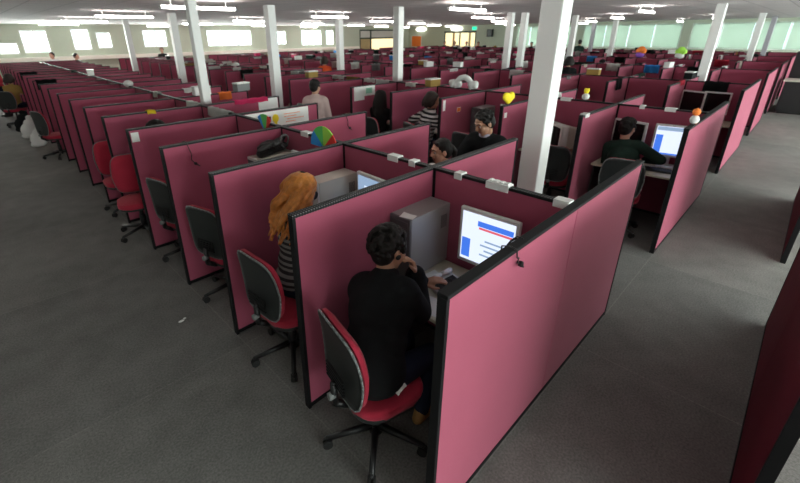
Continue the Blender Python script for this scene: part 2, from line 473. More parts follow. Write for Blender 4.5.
def mk_divider(fab, cm): return lambda: (lambda t: (screen_parts(t, 2 * L, 2, fab, cm, 0), t)[1])(thing('cubicle_divider', 'x', 'divider'))
def mk_spine(): 
    t = thing('spine_screen', 'x', 'screen')
    screen_parts(t, W - T - .006, 1, M['fabric'], M['cap'], 0)
    return t
DIV = Kit(mk_divider(M['fabric'], M['cap'])); END = Kit(mk_divider(M['fabric'], M['black_matt'])); SPINE = Kit(mk_spine); DARK = Kit(mk_divider(M['fabric_shaded'], M['black_matt']))
for n in range(NB):
    for k in range(NK + 1):
        if k == 0:
            lab = ['big pink end screen of the front block, facing the right aisle, nearest the camera',
                   'pink end screen of the second block, beside the man in dark green',
                   'pink end screen of the third block along the right aisle',
                   'pink end screen of the fourth block along the right aisle',
                   'end screen of the fifth block along the right aisle',
                   'end screen of the sixth block along the right aisle',
                   'end screen of the farthest block along the right aisle'][n]
        elif n == 0 and k == 1: lab = 'maroon divider on the left of the man in the nearest cubicle'
        elif n == 0 and k == 2: lab = 'maroon divider directly behind the copper-haired woman'
        elif n == 0 and k == 3: lab = 'maroon divider with a headset hanging on it, front block'
        elif n == 0 and k == 4: lab = 'maroon divider carrying the long white poster, front block'
        else: lab = 'maroon divider, %s after the end screen, in the %s block' % (ORD[k - 1] if k > 1 else 'first', BLK[n])
        (DIV if k else END)((n * P, k * W, 0), 0, lab, 'dividers of the %s cubicle block' % BLK[n])
        if k < NK:
            SPINE((n * P + L + T / 2, k * W + T + .003, 0), R(90), 'maroon spine screen at the back of cubicle %s from the right aisle, %s block' % (ORD[k], BLK[n]) if (n, k) != (0, 0)
                  else 'maroon spine screen behind the nearest monitor, front block', 'spine screens of the %s cubicle block' % BLK[n])
# block on the other side of the right aisle, its shade put into the fabric colour
for i, (x, lab) in enumerate([(.80, 'shaded maroon end screen in the bottom right corner across the right aisle'), (4.75, 'shaded maroon end screen second along the right edge of the aisle')]):
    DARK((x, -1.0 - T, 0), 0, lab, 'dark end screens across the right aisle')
    for s, xx in (('near', x + .001), ('far', x + 2 * L - T - .001)):
        pass

# ------------------------------------------------------------------ worktops
def mk_top():
    t = thing('worktop', 'x', 'desk')
    w = W - T - .012
    bm = BM(); box(bm, 0, .63, 0, w, .70, .725, bev=.004); obj('surface', bm, M['laminate'], t)
    for y in (.003, w - .021):
        bm = BM(); box(bm, .10, .60, y, y + .018, 0, .70); obj('support_panel', bm, M['silver_dark'], t)
    return t
TOP = Kit(mk_top)
def front_top(n, k): 
    TOP((n * P + .575, k * W + T + .006, 0), 0, 'cream desktop in the %s front cubicle of the %s block' % (ORD[k], BLK[n]), 'cream desktops')
def back_top(n, k):
    TOP((n * P + 2 * L - .575, (k + 1) * W - .006, 0), R(180), 'cream desktop in the %s rear cubicle of the %s block' % (ORD[k], BLK[n]), 'cream desktops')
for k in range(9): front_top(0, k)
for k in range(5): back_top(0, k)
for k in range(8): front_top(1, k)
for k in range(4): front_top(2, k)
ZD = .7257

# ------------------------------------------------------------------ office chair
def mk_chair():
    t = thing('office_chair', 'x', 'chair')
    # seat cushion
    def pad(r, x0, x1, y, z0, z1, e):
        pl = []
        for cx, cy, a0 in ((x1 - r, y - r, 0), (x0 + r, y - r, 90), (x0 + r, r - y, 180), (x1 - r, r - y, 270)):
            pl += [(cx + r * math.cos(R(a0 + 15 * q)), cy + r * math.sin(R(a0 + 15 * q))) for q in range(7)]
        b_ = BM(); prism(b_, pl, z0, z1, smooth=True)
        ed = [e_ for e_ in b_.edges if abs(e_.verts[0].co.z - e_.verts[1].co.z) < 1e-5]
        bmesh.ops.bevel(b_, geom=ed, offset=e, segments=4, affect='EDGES', profile=.5)
        for f in b_.faces: f.smooth = True
        return b_
    bm = pad(.13, -.20, .24, .225, .412, .475, .026)
    for v in bm.verts:
        if v.co.z > .46: v.co.z -= .012 * math.exp(-((v.co.x) ** 2 + v.co.y ** 2) / .02)
    obj('seat', bm, M['fabric_seat'], t)
    bm = pad(.125, -.195, .225, .215, .385, .418, .012); obj('seat_shell', bm, M['shell'], t)
    # curved backrest: cushion in front, hard shell behind
    def back(th, w0, z0, z1, off):
        bm = BM(); ny, nz = 14, 12; g = {}
        for s in (0, 1):
            for i in range(ny + 1):
                for j in range(nz + 1):
                    a = -1 + 2 * i / ny; b = -1 + 2 * j / nz
                    # superellipse outline
                    q = (abs(a) ** 5 + abs(b) ** 5) ** .2 if (a or b) else 1
                    mxx = max(abs(a), abs(b)) or 1
                    aa, bb = a * mxx / max(q, 1e-6), b * mxx / max(q, 1e-6)
                    wz = w0 * (1 - .10 * max(0, bb)) * (1 - .12 * max(0, -bb))
                    y = aa * wz; z = (z0 + z1) / 2 + bb * (z1 - z0) / 2
                    x = -.235 - .10 * (z - .55) + .16 * y * y + .03 * math.sin((z - .5) * 6) + off
                    edge = min(1, (1 - max(abs(a), abs(b))) * 5)
                    h = th * (.45 + .55 * math.sqrt(max(0, edge)))
                    g[s, i, j] = bm.verts.new((x + (h if s else 0), y, z))
        for s in (0, 1):
            for i in range(ny):
                for j in range(nz):
                    f = bm.faces.new((g[s, i, j], g[s, i + 1, j], g[s, i + 1, j + 1], g[s, i, j + 1])); f.smooth = True
        rim = [(i, 0) for i in range(ny)] + [(ny, j) for j in range(nz)] + [(i, nz) for i in range(ny, 0, -1)] + [(0, j) for j in range(nz, 0, -1)]
        for q in range(len(rim)):
            a, b = rim[q], rim[(q + 1) % len(rim)]
            bm.faces.new((g[0, a[0], a[1]], g[0, b[0], b[1]], g[1, b[0], b[1]], g[1, a[0], a[1]]))
        return bm
    obj('backrest', back(.045, .225, .50, .97, .022), M['fabric_seat'], t)
    sh = obj('back_shell', back(.022, .230, .49, .968, 0), M['shell'], t)
    bm = BM(); pts = []
    for i in range(37):
        q = R(10 * i); a, b_ = math.cos(q), math.sin(q); k = (abs(a) ** 5 + abs(b_) ** 5) ** -.2; a *= k; b_ *= k
        wz = .230 * (1 - .10 * max(0, b_)) * (1 - .12 * max(0, -b_)); y = a * wz; z = .729 + b_ * .239
        pts.append((-.235 - .10 * (z - .55) + .16 * y * y + .03 * math.sin((z - .5) * 6) + .004, y, z))
    tube(bm, pts, .0065, 6); obj('edge_rim', bm, M['rim'], sh)
    bm = BM()
    for i in range(5): box(bm, -.262, -.248, -.10, .10, .565 + i * .022, .573 + i * .022)
    obj('vent_slots', bm, M['black'], sh)
    bm = BM(); chain(bm, [(-.02, 0, .39), (-.19, 0, .385), (-.262, 0, .44), (-.268, 0, .58)], [.02, .022, .022, .018], 10); obj('back_bracket', bm, M['black'], t)
    bm = BM(); cyl(bm, (-.262, 0, .50), (-.30, 0, .50), .022, n=14)
    obj('knob', bm, M['rim'], t)
    bm = BM(); cyl(bm, (0, 0, .12), (0, 0, .385), .024, n=14); cyl(bm, (0, 0, .10), (0, 0, .25), .034, n=14); obj('gas_lift', bm, M['black'], t)
    bm = BM(); cyl(bm, (0, 0, .065), (0, 0, .125), .045, .035, n=14); obj('hub', bm, M['black'], t)
    for i in range(5):
        a = R(72 * i + 18); c, s = math.cos(a), math.sin(a)
        bm = BM(); chain(bm, [(.03 * c, .03 * s, .105), (.30 * c, .30 * s, .072)], [.024, .016], 8); lg = obj('base_leg', bm, M['black'], t)
        bm = BM()
        for d in (-.014, .014):
            cx, cy = .30 * c - d * s, .30 * s + d * c
            cyl(bm, (cx + s * .008, cy - c * .008, .030), (cx - s * .008, cy + c * .008, .030), .030, n=14)
        cyl(bm, (.30 * c, .30 * s, .03), (.30 * c, .30 * s, .075), .008, n=8)
        obj('caster', bm, M['rubber'], lg)
    return t
CH = Kit(mk_chair)
CH((.18, .57, 0), R(-13), 'red and black swivel chair of the man in the nearest cubicle', 'swivel chairs')
CH((.23, 1.55, 0), R(3), 'red-rimmed black swivel chair of the copper-haired woman', 'swivel chairs')
for k, (x, y, a, lab) in enumerate([(.31, 2.66, 16, 'third black swivel chair along the left aisle, mostly behind the second divider'),
        (.30, 3.70, 14, 'fourth black swivel chair along the left aisle, tucked behind the headset divider'),
        (.08, 4.66, -104, 'turned swivel chair showing its whole red backrest by the left aisle'),
        (.16, 5.66, -88, 'red swivel chair just beyond the fully visible red backrest'),
        (.42, 6.70, 0, 'swivel chair in the seventh front cubicle of the front block'),
        (.40, 7.72, 10, 'swivel chair in the eighth front cubicle of the front block'),
        (.40, 8.74, -8, 'swivel chair in the ninth front cubicle of the front block'),
        (-.02, 9.75, 20, 'black swivel chair standing out into the left aisle at the tenth cubicle')]):
    CH((x, y, 0), R(a), lab, 'swivel chairs')
CH((-.28, 14.45, 0), R(55), 'swivel chair under the person in the ochre top, far left aisle', 'swivel chairs')
for k, (x, y, a, lab) in enumerate([(P + .38, .57, 10, 'swivel chair of the man in dark green, second block'),
        (P + .42, 1.43, 14, 'empty black swivel chair in the second block, right of the thick column'),
        (P + .22, 2.60, -8, 'swivel chair in the third cubicle of the second block'),
        (P + .22, 3.60, -20, 'swivel chair of the woman in black and white stripes'),
        (P + .10, 4.60, 10, 'swivel chair of the long-haired person in black, second block'),
        (P + .20, 6.65, 0, 'swivel chair in the seventh front cubicle of the second block'),
        (2 * L - .12, 1.60, 172, 'swivel chair of the woman whose face shows above the spine screen'),
        (3.50, 1.86, 188, 'swivel chair of the man in black sitting in the aisle'),
        (2 * P + .2, .6, 0, 'swivel chair in the nearest front cubicle of the third block'),
        (2 * P + .2, 1.6, 0, 'swivel chair in the second front cubicle of the third block')]):
    CH((x, y, 0), R(a), lab, 'swivel chairs')

# ------------------------------------------------------------------ computers
def mk_tower(body, front, l=.44, hh=.472):
    def f():
        t = thing('computer_tower', 'x', 'computer')
        bm = BM(); box(bm, .02, l, -.09, .09, .012, hh, bev=.004, mi=0); obj('casing', bm, body, t)
        bm = BM(); box(bm, 0, .02, -.09, .09, .012, hh, bev=.006); fb = obj('front_bezel', bm, front, t)
        bm = BM()
        for z in (hh - .105, hh - .06): box(bm, -.004, 0, -.075, .075, z, z + .035)
        obj('drive_bay', bm, M['silver_dark'], fb)
        bm = BM(); cyl(bm, (-.005, 0, .2), (0, 0, .2), .012, n=14); obj('power_button', bm, M['rim'], fb)
        bm = BM()
        for i in range(6): box(bm, .34 + i * .012, .346 + i * .012, -.091, -.0895, .30, .40)
        obj('side_vents', bm, M['silver_dark'], t)
        bm = BM()
        for x in (.05, .36):
            for y in (-.07, .055): box(bm, x, x + .03, y, y + .015, 0, .013)
        obj('feet', bm, M['rubber'], t)
        return t
    return f
TW_S = Kit(mk_tower(M['silver'], M['silver_dark'])); TW_B = Kit(mk_tower(M['beige'], M['white_case']))

def mk_lcd(case, style):
    def f():
        t = thing('monitor', 'x', 'monitor')   # faces local -X, centre at origin, stands on z=0
        bm = BM(); box(bm, -.10, .085, -.11, .11, 0, .018, bev=.006); obj('base', bm, case, t)
        bm = BM(); chain(bm, [(.035, 0, .036), (.035, 0, .26)], [.025, .022], 12); obj('neck', bm, case, t)
        bm = BM(); box(bm, -.012, .022, -.21, .21, .125, .53, bev=.008, seg=3); box(bm, .02, .05, -.13, .13, .2, .46, bev=.012, seg=3); hs = obj('housing', bm, case, t)
        y, z0, z1 = .186, .155, .505
        bm = BM(); box(bm, -.015, -.0115, -y, y, z0, z1)
        m = [M['screen_white'], M['screen_blue'], M['screen_red'], M['screen_grey'], M['screen_off']]
        if style == 'app':       # +Y is screen left for a viewer looking along +X
            box(bm, -.0165, -.0145, .115, .178, .175, .315, 1)
            box(bm, -.0165, -.0145, -.178, .07, .425, .462, 1); box(bm, -.0165, -.0145, -.178, .06, .405, .420, 2)
            for q in range(4): box(bm, -.0165, -.0145, -.16, .04 - .03 * (q % 2), .22 + q * .035, .232 + q * .035, 3)
        elif style == 'blue':
            box(bm, -.0165, -.0145, .105, .18, .17, .40, 1); box(bm, -.0165, -.0145, -.18, .18, .155, .175, 1); box(bm, -.0165, -.0145, -.18, .18, .455, .50, 3)
        elif style == 'grey':
            for f in bm.faces: f.material_index = 3
            box(bm, -.0165, -.0145, -.12, .10, .36, .43, 0)
        else:
            for f in bm.faces: f.material_index = 4
        obj('screen', bm, m, t)
        return t
    return f
LCD_A = Kit(mk_lcd(M['white_case'], 'app')); LCD_B = Kit(mk_lcd(M['white_case'], 'blue')); LCD_G = Kit(mk_lcd(M['white_case'], 'grey')); LCD_O = Kit(mk_lcd(M['white_case'], 'off'))

def mk_crt():
    t = thing('crt_monitor', 'x', 'monitor')
    bm = BM(); cyl(bm, (.14, 0, 0), (.14, 0, .05), .12, .07, n=18); obj('base', bm, M['beige'], t)
    bm = BM(); box(bm, -.03, .08, -.19, .19, .05, .40, bev=.015, seg=3); obj('bezel', bm, M['white_case'], t)
    bm = BM(); prism(bm, [(-.18, .06), (.18, .06), (.18, .385), (-.18, .385)], 0, .02, mx=Matrix.Translation((.08, 0, 0)) @ Matrix(((0, 0, 1, 0), (1, 0, 0, 0), (0, 1, 0, 0), (0, 0, 0, 1))))
    t2 = bmesh.new(); a = [t2.verts.new((.08, y, z)) for y, z in ((-.18, .06), (.18, .06), (.18, .385), (-.18, .385))]; b = [t2.verts.new((.38, y, z)) for y, z in ((-.11, .09), (.11, .09), (.11, .31), (-.11, .31))]
    t2.faces.new(a); t2.faces.new(b)
    for i in range(4): t2.faces.new((a[i], a[(i + 1) % 4], b[(i + 1) % 4], b[i]))
    join(bm, t2, None, 0); obj('tube_housing', bm, M['beige'], t)
    bm = BM(); box(bm, -.034, -.029, -.155, .155, .095, .365, bev=.002); obj('screen', bm, M['screen_off'], t)
    return t
CRT = Kit(mk_crt)

def mk_keyboard():
    t = thing('keyboard', 'x', 'keyboard')
    bm = BM(); box(bm, -.075, .075, -.19, .19, 0, .018, bev=.005); kb = obj('base', bm, M['black'], t)
    bm = BM()
    for i in range(5):
        for j in range(14):
            box(bm, -.065 + i * .027, -.043 + i * .027, -.18 + j * .0258, -.158 + j * .0258, .018, .026, bev=.002, seg=1)
    obj('keys', bm, M['shell'], t)
    return t
KB = Kit(mk_keyboard)

def paper(x, y, z, w, d, rz, label, m=None, curl=.012, cat='paper'):
    bm = BM(); n = 6; g = {}
    for s in (0, 1):
        for i in range(n + 1):
            for j in range(n + 1):
                u, v = i / n - .5, j / n - .5
                g[s, i, j] = bm.verts.new((u * w, v * d, s * .0012 + curl * max(0, u + v - .45) * 1.2))
    for i in range(n):
        for j in range(n):
            for s in (0, 1): bm.faces.new((g[s, i, j], g[s, i + 1, j], g[s, i + 1, j + 1], g[s, i, j + 1]))
    rim = [(i, 0) for i in range(n)] + [(n, j) for j in range(n)] + [(i, n) for i in range(n, 0, -1)] + [(0, j) for j in range(n, 0, -1)]
    for q in range(len(rim)):
        a, b = rim[q], rim[(q + 1) % len(rim)]
        bm.faces.new((g[0, a[0], a[1]], g[0, b[0], b[1]], g[1, b[0], b[1]], g[1, a[0], a[1]]))
    o = obj('paper_sheet', bm, m or M['paper'], loc=(x, y, z), rz=rz)
    return tag(o, label, cat)

# nearest cubicle
TW_S((.765, .935, ZD), 0, 'silver grey computer tower standing left of the nearest monitor', 'computer towers')
LCD_A((1.115, .475, ZD), R(2), 'silver-white flat monitor with blue web page in the nearest cubicle', 'monitors')
t = thing('telephone', 'white desk telephone with black keypad in front of the nearest monitor', 'telephone', (.90, .62, ZD), R(-15))
bm = BM(); prism(bm, [(-.10, 0), (.10, 0), (.10, .055), (-.10, .022)], -.085, .085, mx=Matrix(((1, 0, 0, 0), (0, 0, 1, 0), (0, 1, 0, 0), (0, 0, 0, 1)))); ph = obj('base', bm, M['white_case'], t)
bm = BM(); mx = Matrix.Translation((0, -.018, .0395)) @ Euler((0, R(-9.4), 0)).to_matrix().to_4x4()
box(bm, -.085, .085, -.055, .06, 0, .004, mx=mx)
for i in range(4):
    for j in range(3): box(bm, -.07 + i * .032, -.048 + i * .032, -.045 + j * .033, -.022 + j * .033, .004, .010, bev=.002, seg=1, mx=mx)
kp = obj('keypad', bm, M['black'], t); kp['label'] = 'black keypad'
bm = BM(); chain(bm, [(-.075, .065, .055), (.0, .065, .075), (.075, .065, .082)], [.020, .013, .020], 10); obj('handset', bm, M['white_case'], t)
paper(.68, .52, ZD + .0005, .17, .24, R(12), 'white sheet on the nearest desk by the man\'s elbow')
paper(.955, .75, ZD + .0005, .10, .15, R(-12), 'small white sheet at the foot of the nearest silver tower')
paper(.81, .90, ZD + .473, .07, .10, R(15), 'small white note lying on top of the nearest silver tower')
# copper-haired woman's cubicle
TW_B((.762, 1.93, ZD), 0, 'beige computer tower beside the copper-haired woman', 'computer towers')
LCD_G((1.10, 1.53, ZD), R(-4), 'pale flat monitor with grey-blue screen before the copper-haired woman', 'monitors')
KB((.83, 1.45, ZD), R(5), 'black keyboard in front of the copper-haired woman', 'keyboards')
# further front cubicles
TW_B((.76, 3.00 - .09, ZD), 0, 'beige computer tower in the third front cubicle, under the black bundle', 'computer towers')
LCD_O((1.10, 2.50, ZD), 0, 'dark-screened monitor in the third front cubicle', 'monitors')
TW_B((.76, 3.95, ZD), 0, 'beige computer tower in the fourth front cubicle, behind the headset divider', 'computer towers')
LCD_O((1.10, 3.50, ZD), 0, 'dark-screened monitor in the fourth front cubicle', 'monitors')
TW_B((.76, 4.97, ZD), 0, 'beige computer tower in the fifth front cubicle, below the long poster', 'computer towers')
LCD_O((1.10, 4.50, ZD), 0, 'dark-screened monitor in the fifth front cubicle', 'monitors')
# second block
LCD_B((P + 1.075, .29, ZD), R(10), 'bright white and blue monitor beside the second end screen', 'monitors')
LCD_O((P + 1.02, .77, ZD), R(-14), 'dark-screened white-framed monitor left of the man in dark green', 'monitors')
KB((P + .80, .36, ZD), R(8), 'black keyboard under the bright white and blue monitor', 'keyboards')
CRT((P + .80, 1.62, ZD), R(-38), 'bulky white monitor right of the thick white column', 'monitors')
TW_B((P + .762, 1.94, ZD), 0, 'beige computer tower right behind the thick white column', 'computer towers')
LCD_O((P + 1.09, 2.47, ZD), R(6), 'grey-backed monitor below the yellow heart, second block', 'monitors')
TW_S((P + .76, 2.93, ZD), 0, 'silver tower below the yellow heart, second block', 'computer towers')
LCD_G((P + 1.09, 3.60, ZD), 0, 'monitor before the woman in black and white stripes', 'monitors')
LCD_O((P + 1.09, 4.60, ZD), 0, 'monitor before the long-haired person in black', 'monitors')
LCD_G((P + 1.09, 6.65, ZD), 0, 'monitor in the seventh front cubicle of the second block', 'monitors')
LCD_O((2 * L - 1.10, 1.55, ZD), R(180), 'monitor before the woman whose face shows above the spine screen', 'monitors')
LCD_O((2 * P + 1.0, .80, ZD), R(-20), 'second black screen, left one in the nearest front cubicle of the third block', 'monitors')
LCD_O((2 * P + 1.09, .45, ZD), 0, 'black screen nearest the aisle in the third block', 'monitors')

# ------------------------------------------------------------------ people
def ik(S, Wt, a, b, hint):
    S, Wt = V(S), V(Wt); d = Wt - S; D = d.length
    if D > (a + b) * .995: Wt = S + d.normalized() * (a + b) * .995; d = Wt - S; D = d.length
    u = d.normalized(); x = (a * a - b * b + D * D) / (2 * D); h = math.sqrt(max(0, a * a - x * x))
    hv = V(hint); hv = (hv - u * hv.dot(u)).normalized()
    return S + u * x + hv * h, Wt

def hand(bm, wrist, fwd, normal, side, curl, r=1.):
    """palm + four unequal fingers + thumb; normal = back of the hand, side = +1 thumb on local +y"""
    x = V(fwd).normalized(); z = V(normal); z = (z - x * z.dot(x)).normalized(); y = z.cross(x) * side
    B = lambda p: V(wrist) + x * p[0] + y * p[1] + z * p[2]
    ys = (.028, .010, -.009, -.027); ln = (.072, .082, .075, .058)
    for yi in ys: cap(bm, B((.0, yi * .55, 0)), B((.082, yi, 0)), .0155, .0125, 10)
    for yi, l in zip(ys, ln):
        p = V((.082, yi, 0)); a = 0; pts = [B(p)]
        for s in (.45, .32, .23):
            a += curl; p = p + V((math.cos(a) * l * s, 0, -math.sin(a) * l * s)); pts.append(B(p))
        chain(bm, pts, [.0100, .0094, .0086, .0076], 8)
    chain(bm, [B((.018, .022, -.004)), B((.048, .050, -.014)), B((.075, .056, -.026)), B((.095, .050, -.036))], [.015, .012, .0105, .0085], 8)

def person(name, label, pos, yaw, hip=.592, bulk=0., seated=True, lean=(.06, 0), chest=.46, head=(0, 0, 0), hoff=(.03, 0), arms=None, feet=None,
           skin='skin', top='cloth_black', legs='cloth_navy', shoe='black', hair='hair_black', style='short', vs=.010, scale=1., headset=False, collar=None, sleeves=True, label_extra=None):
    t = thing(name, label, 'person', (pos[0], pos[1], pos[2] if len(pos) > 2 else 0), yaw)
    t.scale = (scale,) * 3
    Hp = V((0, 0, hip)); C = Hp + V((lean[0], lean[1], chest)); up = (C - Hp).normalized()
    N = C + up * .055; HD = N + V((hoff[0], hoff[1], .165))
    sv = V((0, 1, 0)); sv = (sv - up * sv.dot(up)).normalized()
    S = {+1: C + sv * .165 - up * .015, -1: C - sv * .165 - up * .015}
    HM = Matrix.Translation(HD) @ Euler((R(head[2]), R(head[1]), R(head[0])), 'XYZ').to_matrix().to_4x4()
    hrot = HM.to_3x3()
    h = lambda p: HM @ V(p)
    arms = arms or {1: ((.42, .15, ZD + .08), (.1, .35, -.8)), -1: ((.42, -.15, ZD + .08), (.1, -.35, -.8))}
    A = {}
    for s in (1, -1):
        w, hint = arms[s][0], arms[s][1]
        A[s] = ik(S[s], w, .285, .245, hint)
    Lg = {}
    for s in (1, -1):
        j = Hp + V((0, .088 * s, -.02))
        if seated:
            f = (feet or {}).get(s, (.40, .12 * s, .085)); Lg[s] = (j, *ik(j, f, .42, .42, (1, 0, .6)))
        else:
            f = (feet or {}).get(s, (.0, .10 * s, .085)); Lg[s] = (j, *ik(j, f, .43, .43, (1, 0, 0)))
    rt = up.to_track_quat('Z', 'X').to_matrix()
    rt = Matrix((V((0, 1, 0)).cross(up).normalized(), sv, up)).transposed()
    def torso(bm, g):
        ell(bm, Hp + up * .02, (.115 + g, .155 + g, .125 + g), rt)
        ell(bm, Hp + up * .17, (.100 + g, .138 + g, .15 + g), rt)
        ell(bm, Hp + up * .33, (.112 + g, .158 + g, .15 + g), rt)
        cap(bm, S[1] - sv * .035, S[-1] + sv * .035, .062 + g)
        cap(bm, C - up * .03, C + up * .045, .085 + g, .052 + g)
    def arm(bm, s, g, end=1.):
        e, w = A[s]
        chain(bm, [S[s], e, e + (w - e) * end], [.052 + g, .040 + g, .040 + g + (-.013) * end], 12)
    def leg(bm, s, g, end=1.):
        j, k, f = Lg[s]
        chain(bm, [j, k, k + (f - k) * end], [.082 + g, .056 + g, .056 + g - .018 * end], 12)
    # body: one continuous surface
    bm = BM(); torso(bm, -.012)
    for s in (1, -1):
        arm(bm, s, -.012); leg(bm, s, -.012)
        e, w = A[s]; hd = arms[s][2] if len(arms[s]) > 2 else ((w - e), (0, 0, 1), .25)
        hand(bm, w, hd[0], hd[1], -s, hd[2])
        j, k, f = Lg[s]; cap(bm, f + V((-.03, 0, -.045)), f + V((.11, 0, -.055)), .03, .024)
    cap(bm, N - up * .03, h((-.022, 0, -.06)), .056, .052)
    ell(bm, h((-.012, 0, .032)), (.098, .078, .090), hrot); ell(bm, h((.026, 0, -.040)), (.066, .059, .080), hrot)
    ell(bm, h((.052, 0, -.100)), (.026, .030, .020), hrot)
    chain(bm, [h((.086, 0, .018)), h((.106, 0, -.022)), h((.098, 0, -.032))], [.008, .0135, .010], 10)
    for s in (1, -1):
        ell(bm, h((.060, .036 * s, -.022)), (.030, .026, .024), hrot)
        cap(bm, h((.083, .012 * s, .034)), h((.070, .050 * s, .032)), .012, .010, 8)
        ell(bm, h((-.010, .080 * s, -.008)), (.022, .010, .033), hrot, n=12)
        cap(bm, h((.085, .004 * s, -.062)), h((.078, .022 * s, -.064)), .0095, .006, 8)
    inv = HM.inverted()
    def paint(c):
        q = inv @ c
        return 1 if q.x > .06 and abs(q.y) < .027 and -.075 < q.z < -.052 else 0
    obj('body', vox('body', bm, [M[skin], M['lips']], vs * .72, 3, paint), None, t)
    bm = BM()
    for s in (1, -1): ell(bm, h((.0745, .031 * s, .006)), (.0115, .0145, .0075), hrot, mi=0, n=12); ell(bm, h((.0838, .031 * s, .006)), (.005, .0068, .0068), hrot, mi=1, n=10)
    obj('eyes', bm, [M['eye_white'], M['iris']], t)
    bm = BM()
    for s in (1, -1): chain(bm, [h((.093, .014 * s, .034)), h((.088, .034 * s, .041)), h((.076, .052 * s, .034))], [.0042, .0042, .003], 8)
    obj('eyebrows', bm, M[hair], t)
    # clothes
    bm = BM(); torso(bm, .012 + bulk)
    if bulk and seated: ell(bm, Hp + V((.0, 0, -.015)), (.15, .195, .10))
    bm = bm; cap(bm, C + up * .02, C + up * .06, .075, .060)
    for s in (1, -1): arm(bm, s, .012 + bulk * .6, .93 if sleeves else .45)
    obj('jacket' if top == 'cloth_black' else 'top', vox('top', bm, M[top], vs, 14 if bulk else 7), None, t)
    bm = BM(); ell(bm, Hp + V((0, 0, -.015)), (.125, .160, .095))
    for s in (1, -1): leg(bm, s, .012, .95)
    obj('trousers', vox('trousers', bm, M[legs], vs * 1.1, 4), None, t)
    for s in (1, -1):
        j, k, f = Lg[s]; bm = BM(); cap(bm, f + V((-.035, 0, -.045)), f + V((.05, 0, -.045)), .038, .038); cap(bm, f + V((.05, 0, -.045)), f + V((.145, 0, -.058)), .038, .026); cap(bm, f + V((-.03, 0, -.04)), f + V((-.01, 0, .01)), .036, .042)
        obj('shoe', vox('shoe', bm, M[shoe], .012, 3), None, t)
    if collar:
        bm = BM(); cap(bm, N - up * .010, N + up * .030, .086, .070); obj('collar', vox('collar', bm, M[collar], .008, 2), None, t)
    # hair
    bm = BM(); rnd = random.Random(sum(map(ord, label)))
    if style != 'bald':
        ell(bm, h((-.026, 0, .040)), (.098, .087, .098), hrot)
        ell(bm, h((-.052, 0, .0)), (.072, .082, .092), hrot)
        cap(bm, h((.040, -.045, .088)), h((.040, .045, .088)), .022, .022)
    if style == 'curly':
        for i in range(320):
            a = rnd.uniform(-math.pi, math.pi); b = rnd.uniform(-.55, 1.45)
            d = V((math.cos(a) * math.cos(b), math.sin(a) * math.cos(b), math.sin(b)))
            if d.x > .62 and d.z < .55: continue
            if abs(d.y) > .85 and d.z < -.1 and d.x > -.3: continue
            q = V((-.028 + d.x * .114, d.y * .104, .040 + d.z * .112))
            ell(bm, h(q), rnd.uniform(.010, .017), n=8)
    elif style == 'short':
        for i in range(60):
            a = rnd.uniform(-math.pi, math.pi); b = rnd.uniform(-.3, 1.4)
            d = V((math.cos(a) * math.cos(b), math.sin(a) * math.cos(b), math.sin(b)))
            if d.x > .6 and d.z < .6: continue
            ell(bm, h((-.026 + d.x * .098, d.y * .087, .038 + d.z * .098)), (.018, .018, .010), n=8)
        for s in (1, -1): cap(bm, h((.02, .082 * s, .03)), h((.015, .084 * s, -.005)), .012, .008)
    elif style == 'wavy':
        ell(bm, h((-.022, 0, .040)), (.108, .100, .104), hrot); ell(bm, h((-.05, 0, -.02)), (.085, .105, .11), hrot)
        for i in range(46):
            a = R(58) + (R(360) - 2 * R(58)) * rnd.random(); c, s_ = math.cos(a), math.sin(a); ps = [h((-.028 + .038 * c, .034 * s_, .132)), h((-.030 + .075 * c, .070 * s_, .112))]
            l = rnd.uniform(.24, .42) * (1 if c < .2 else .8); ph = rnd.uniform(0, 6); am = rnd.uniform(.012, .032); k0 = rnd.uniform(.8, 1.08)
            for q in range(9):
                f = q / 8
                ps.append(h((-.035 + .094 * c * k0 - .17 * f + am * math.sin(ph + f * 9), .094 * s_ * k0 * (1 + .25 * math.sin(f * 2.6)) + am * math.cos(ph + f * 8), .07 - l * f)))
            chain(bm, ps, [.018, .022, .022, .022, .021, .020, .019, .017, .014, .010, .006], 7)
    elif style in ('long', 'bob', 'tied'):
        lo = {'long': .40, 'bob': .16, 'tied': .06}[style]
        if style == 'tied':
            chain(bm, [h((-.12, 0, .02)), h((-.15, 0, -.03)), h((-.14, 0, -.14))], [.03, .032, .016])
        nst = 0 if style == 'tied' else 22
        for i in range(nst):
            a = R(62) + (R(360) - 2 * R(62)) * i / (nst - 1)
            c, s_ = math.cos(a), math.sin(a)
            ps = [h((-.028 + .036 * c, .032 * s_, .122)), h((-.030 + .072 * c, .066 * s_, .100)), h((-.03 + .086 * c, .078 * s_, .06))]
            l = lo * (1 if c < .1 else .85) * rnd.uniform(.85, 1.1)
            n = 5
            for q in range(1, n + 1):
                f = q / n
                ps.append(h((-.035 + .088 * c * (1 + .15 * f) - .03 * f + rnd.uniform(-.008, .008) * (f > .3), .088 * s_ * (1 + .30 * math.sin(f * 2.4)) + rnd.uniform(-.012, .012) * (f > .3), .05 - l * f)))
            chain(bm, ps, [.018, .024, .026, .026, .025, .023, .018, .009], 8)
    if style != 'bald':
        obj('hair', vox('hair', bm, M[hair], .006 if vs <= .010 else .012, 2), None, t)
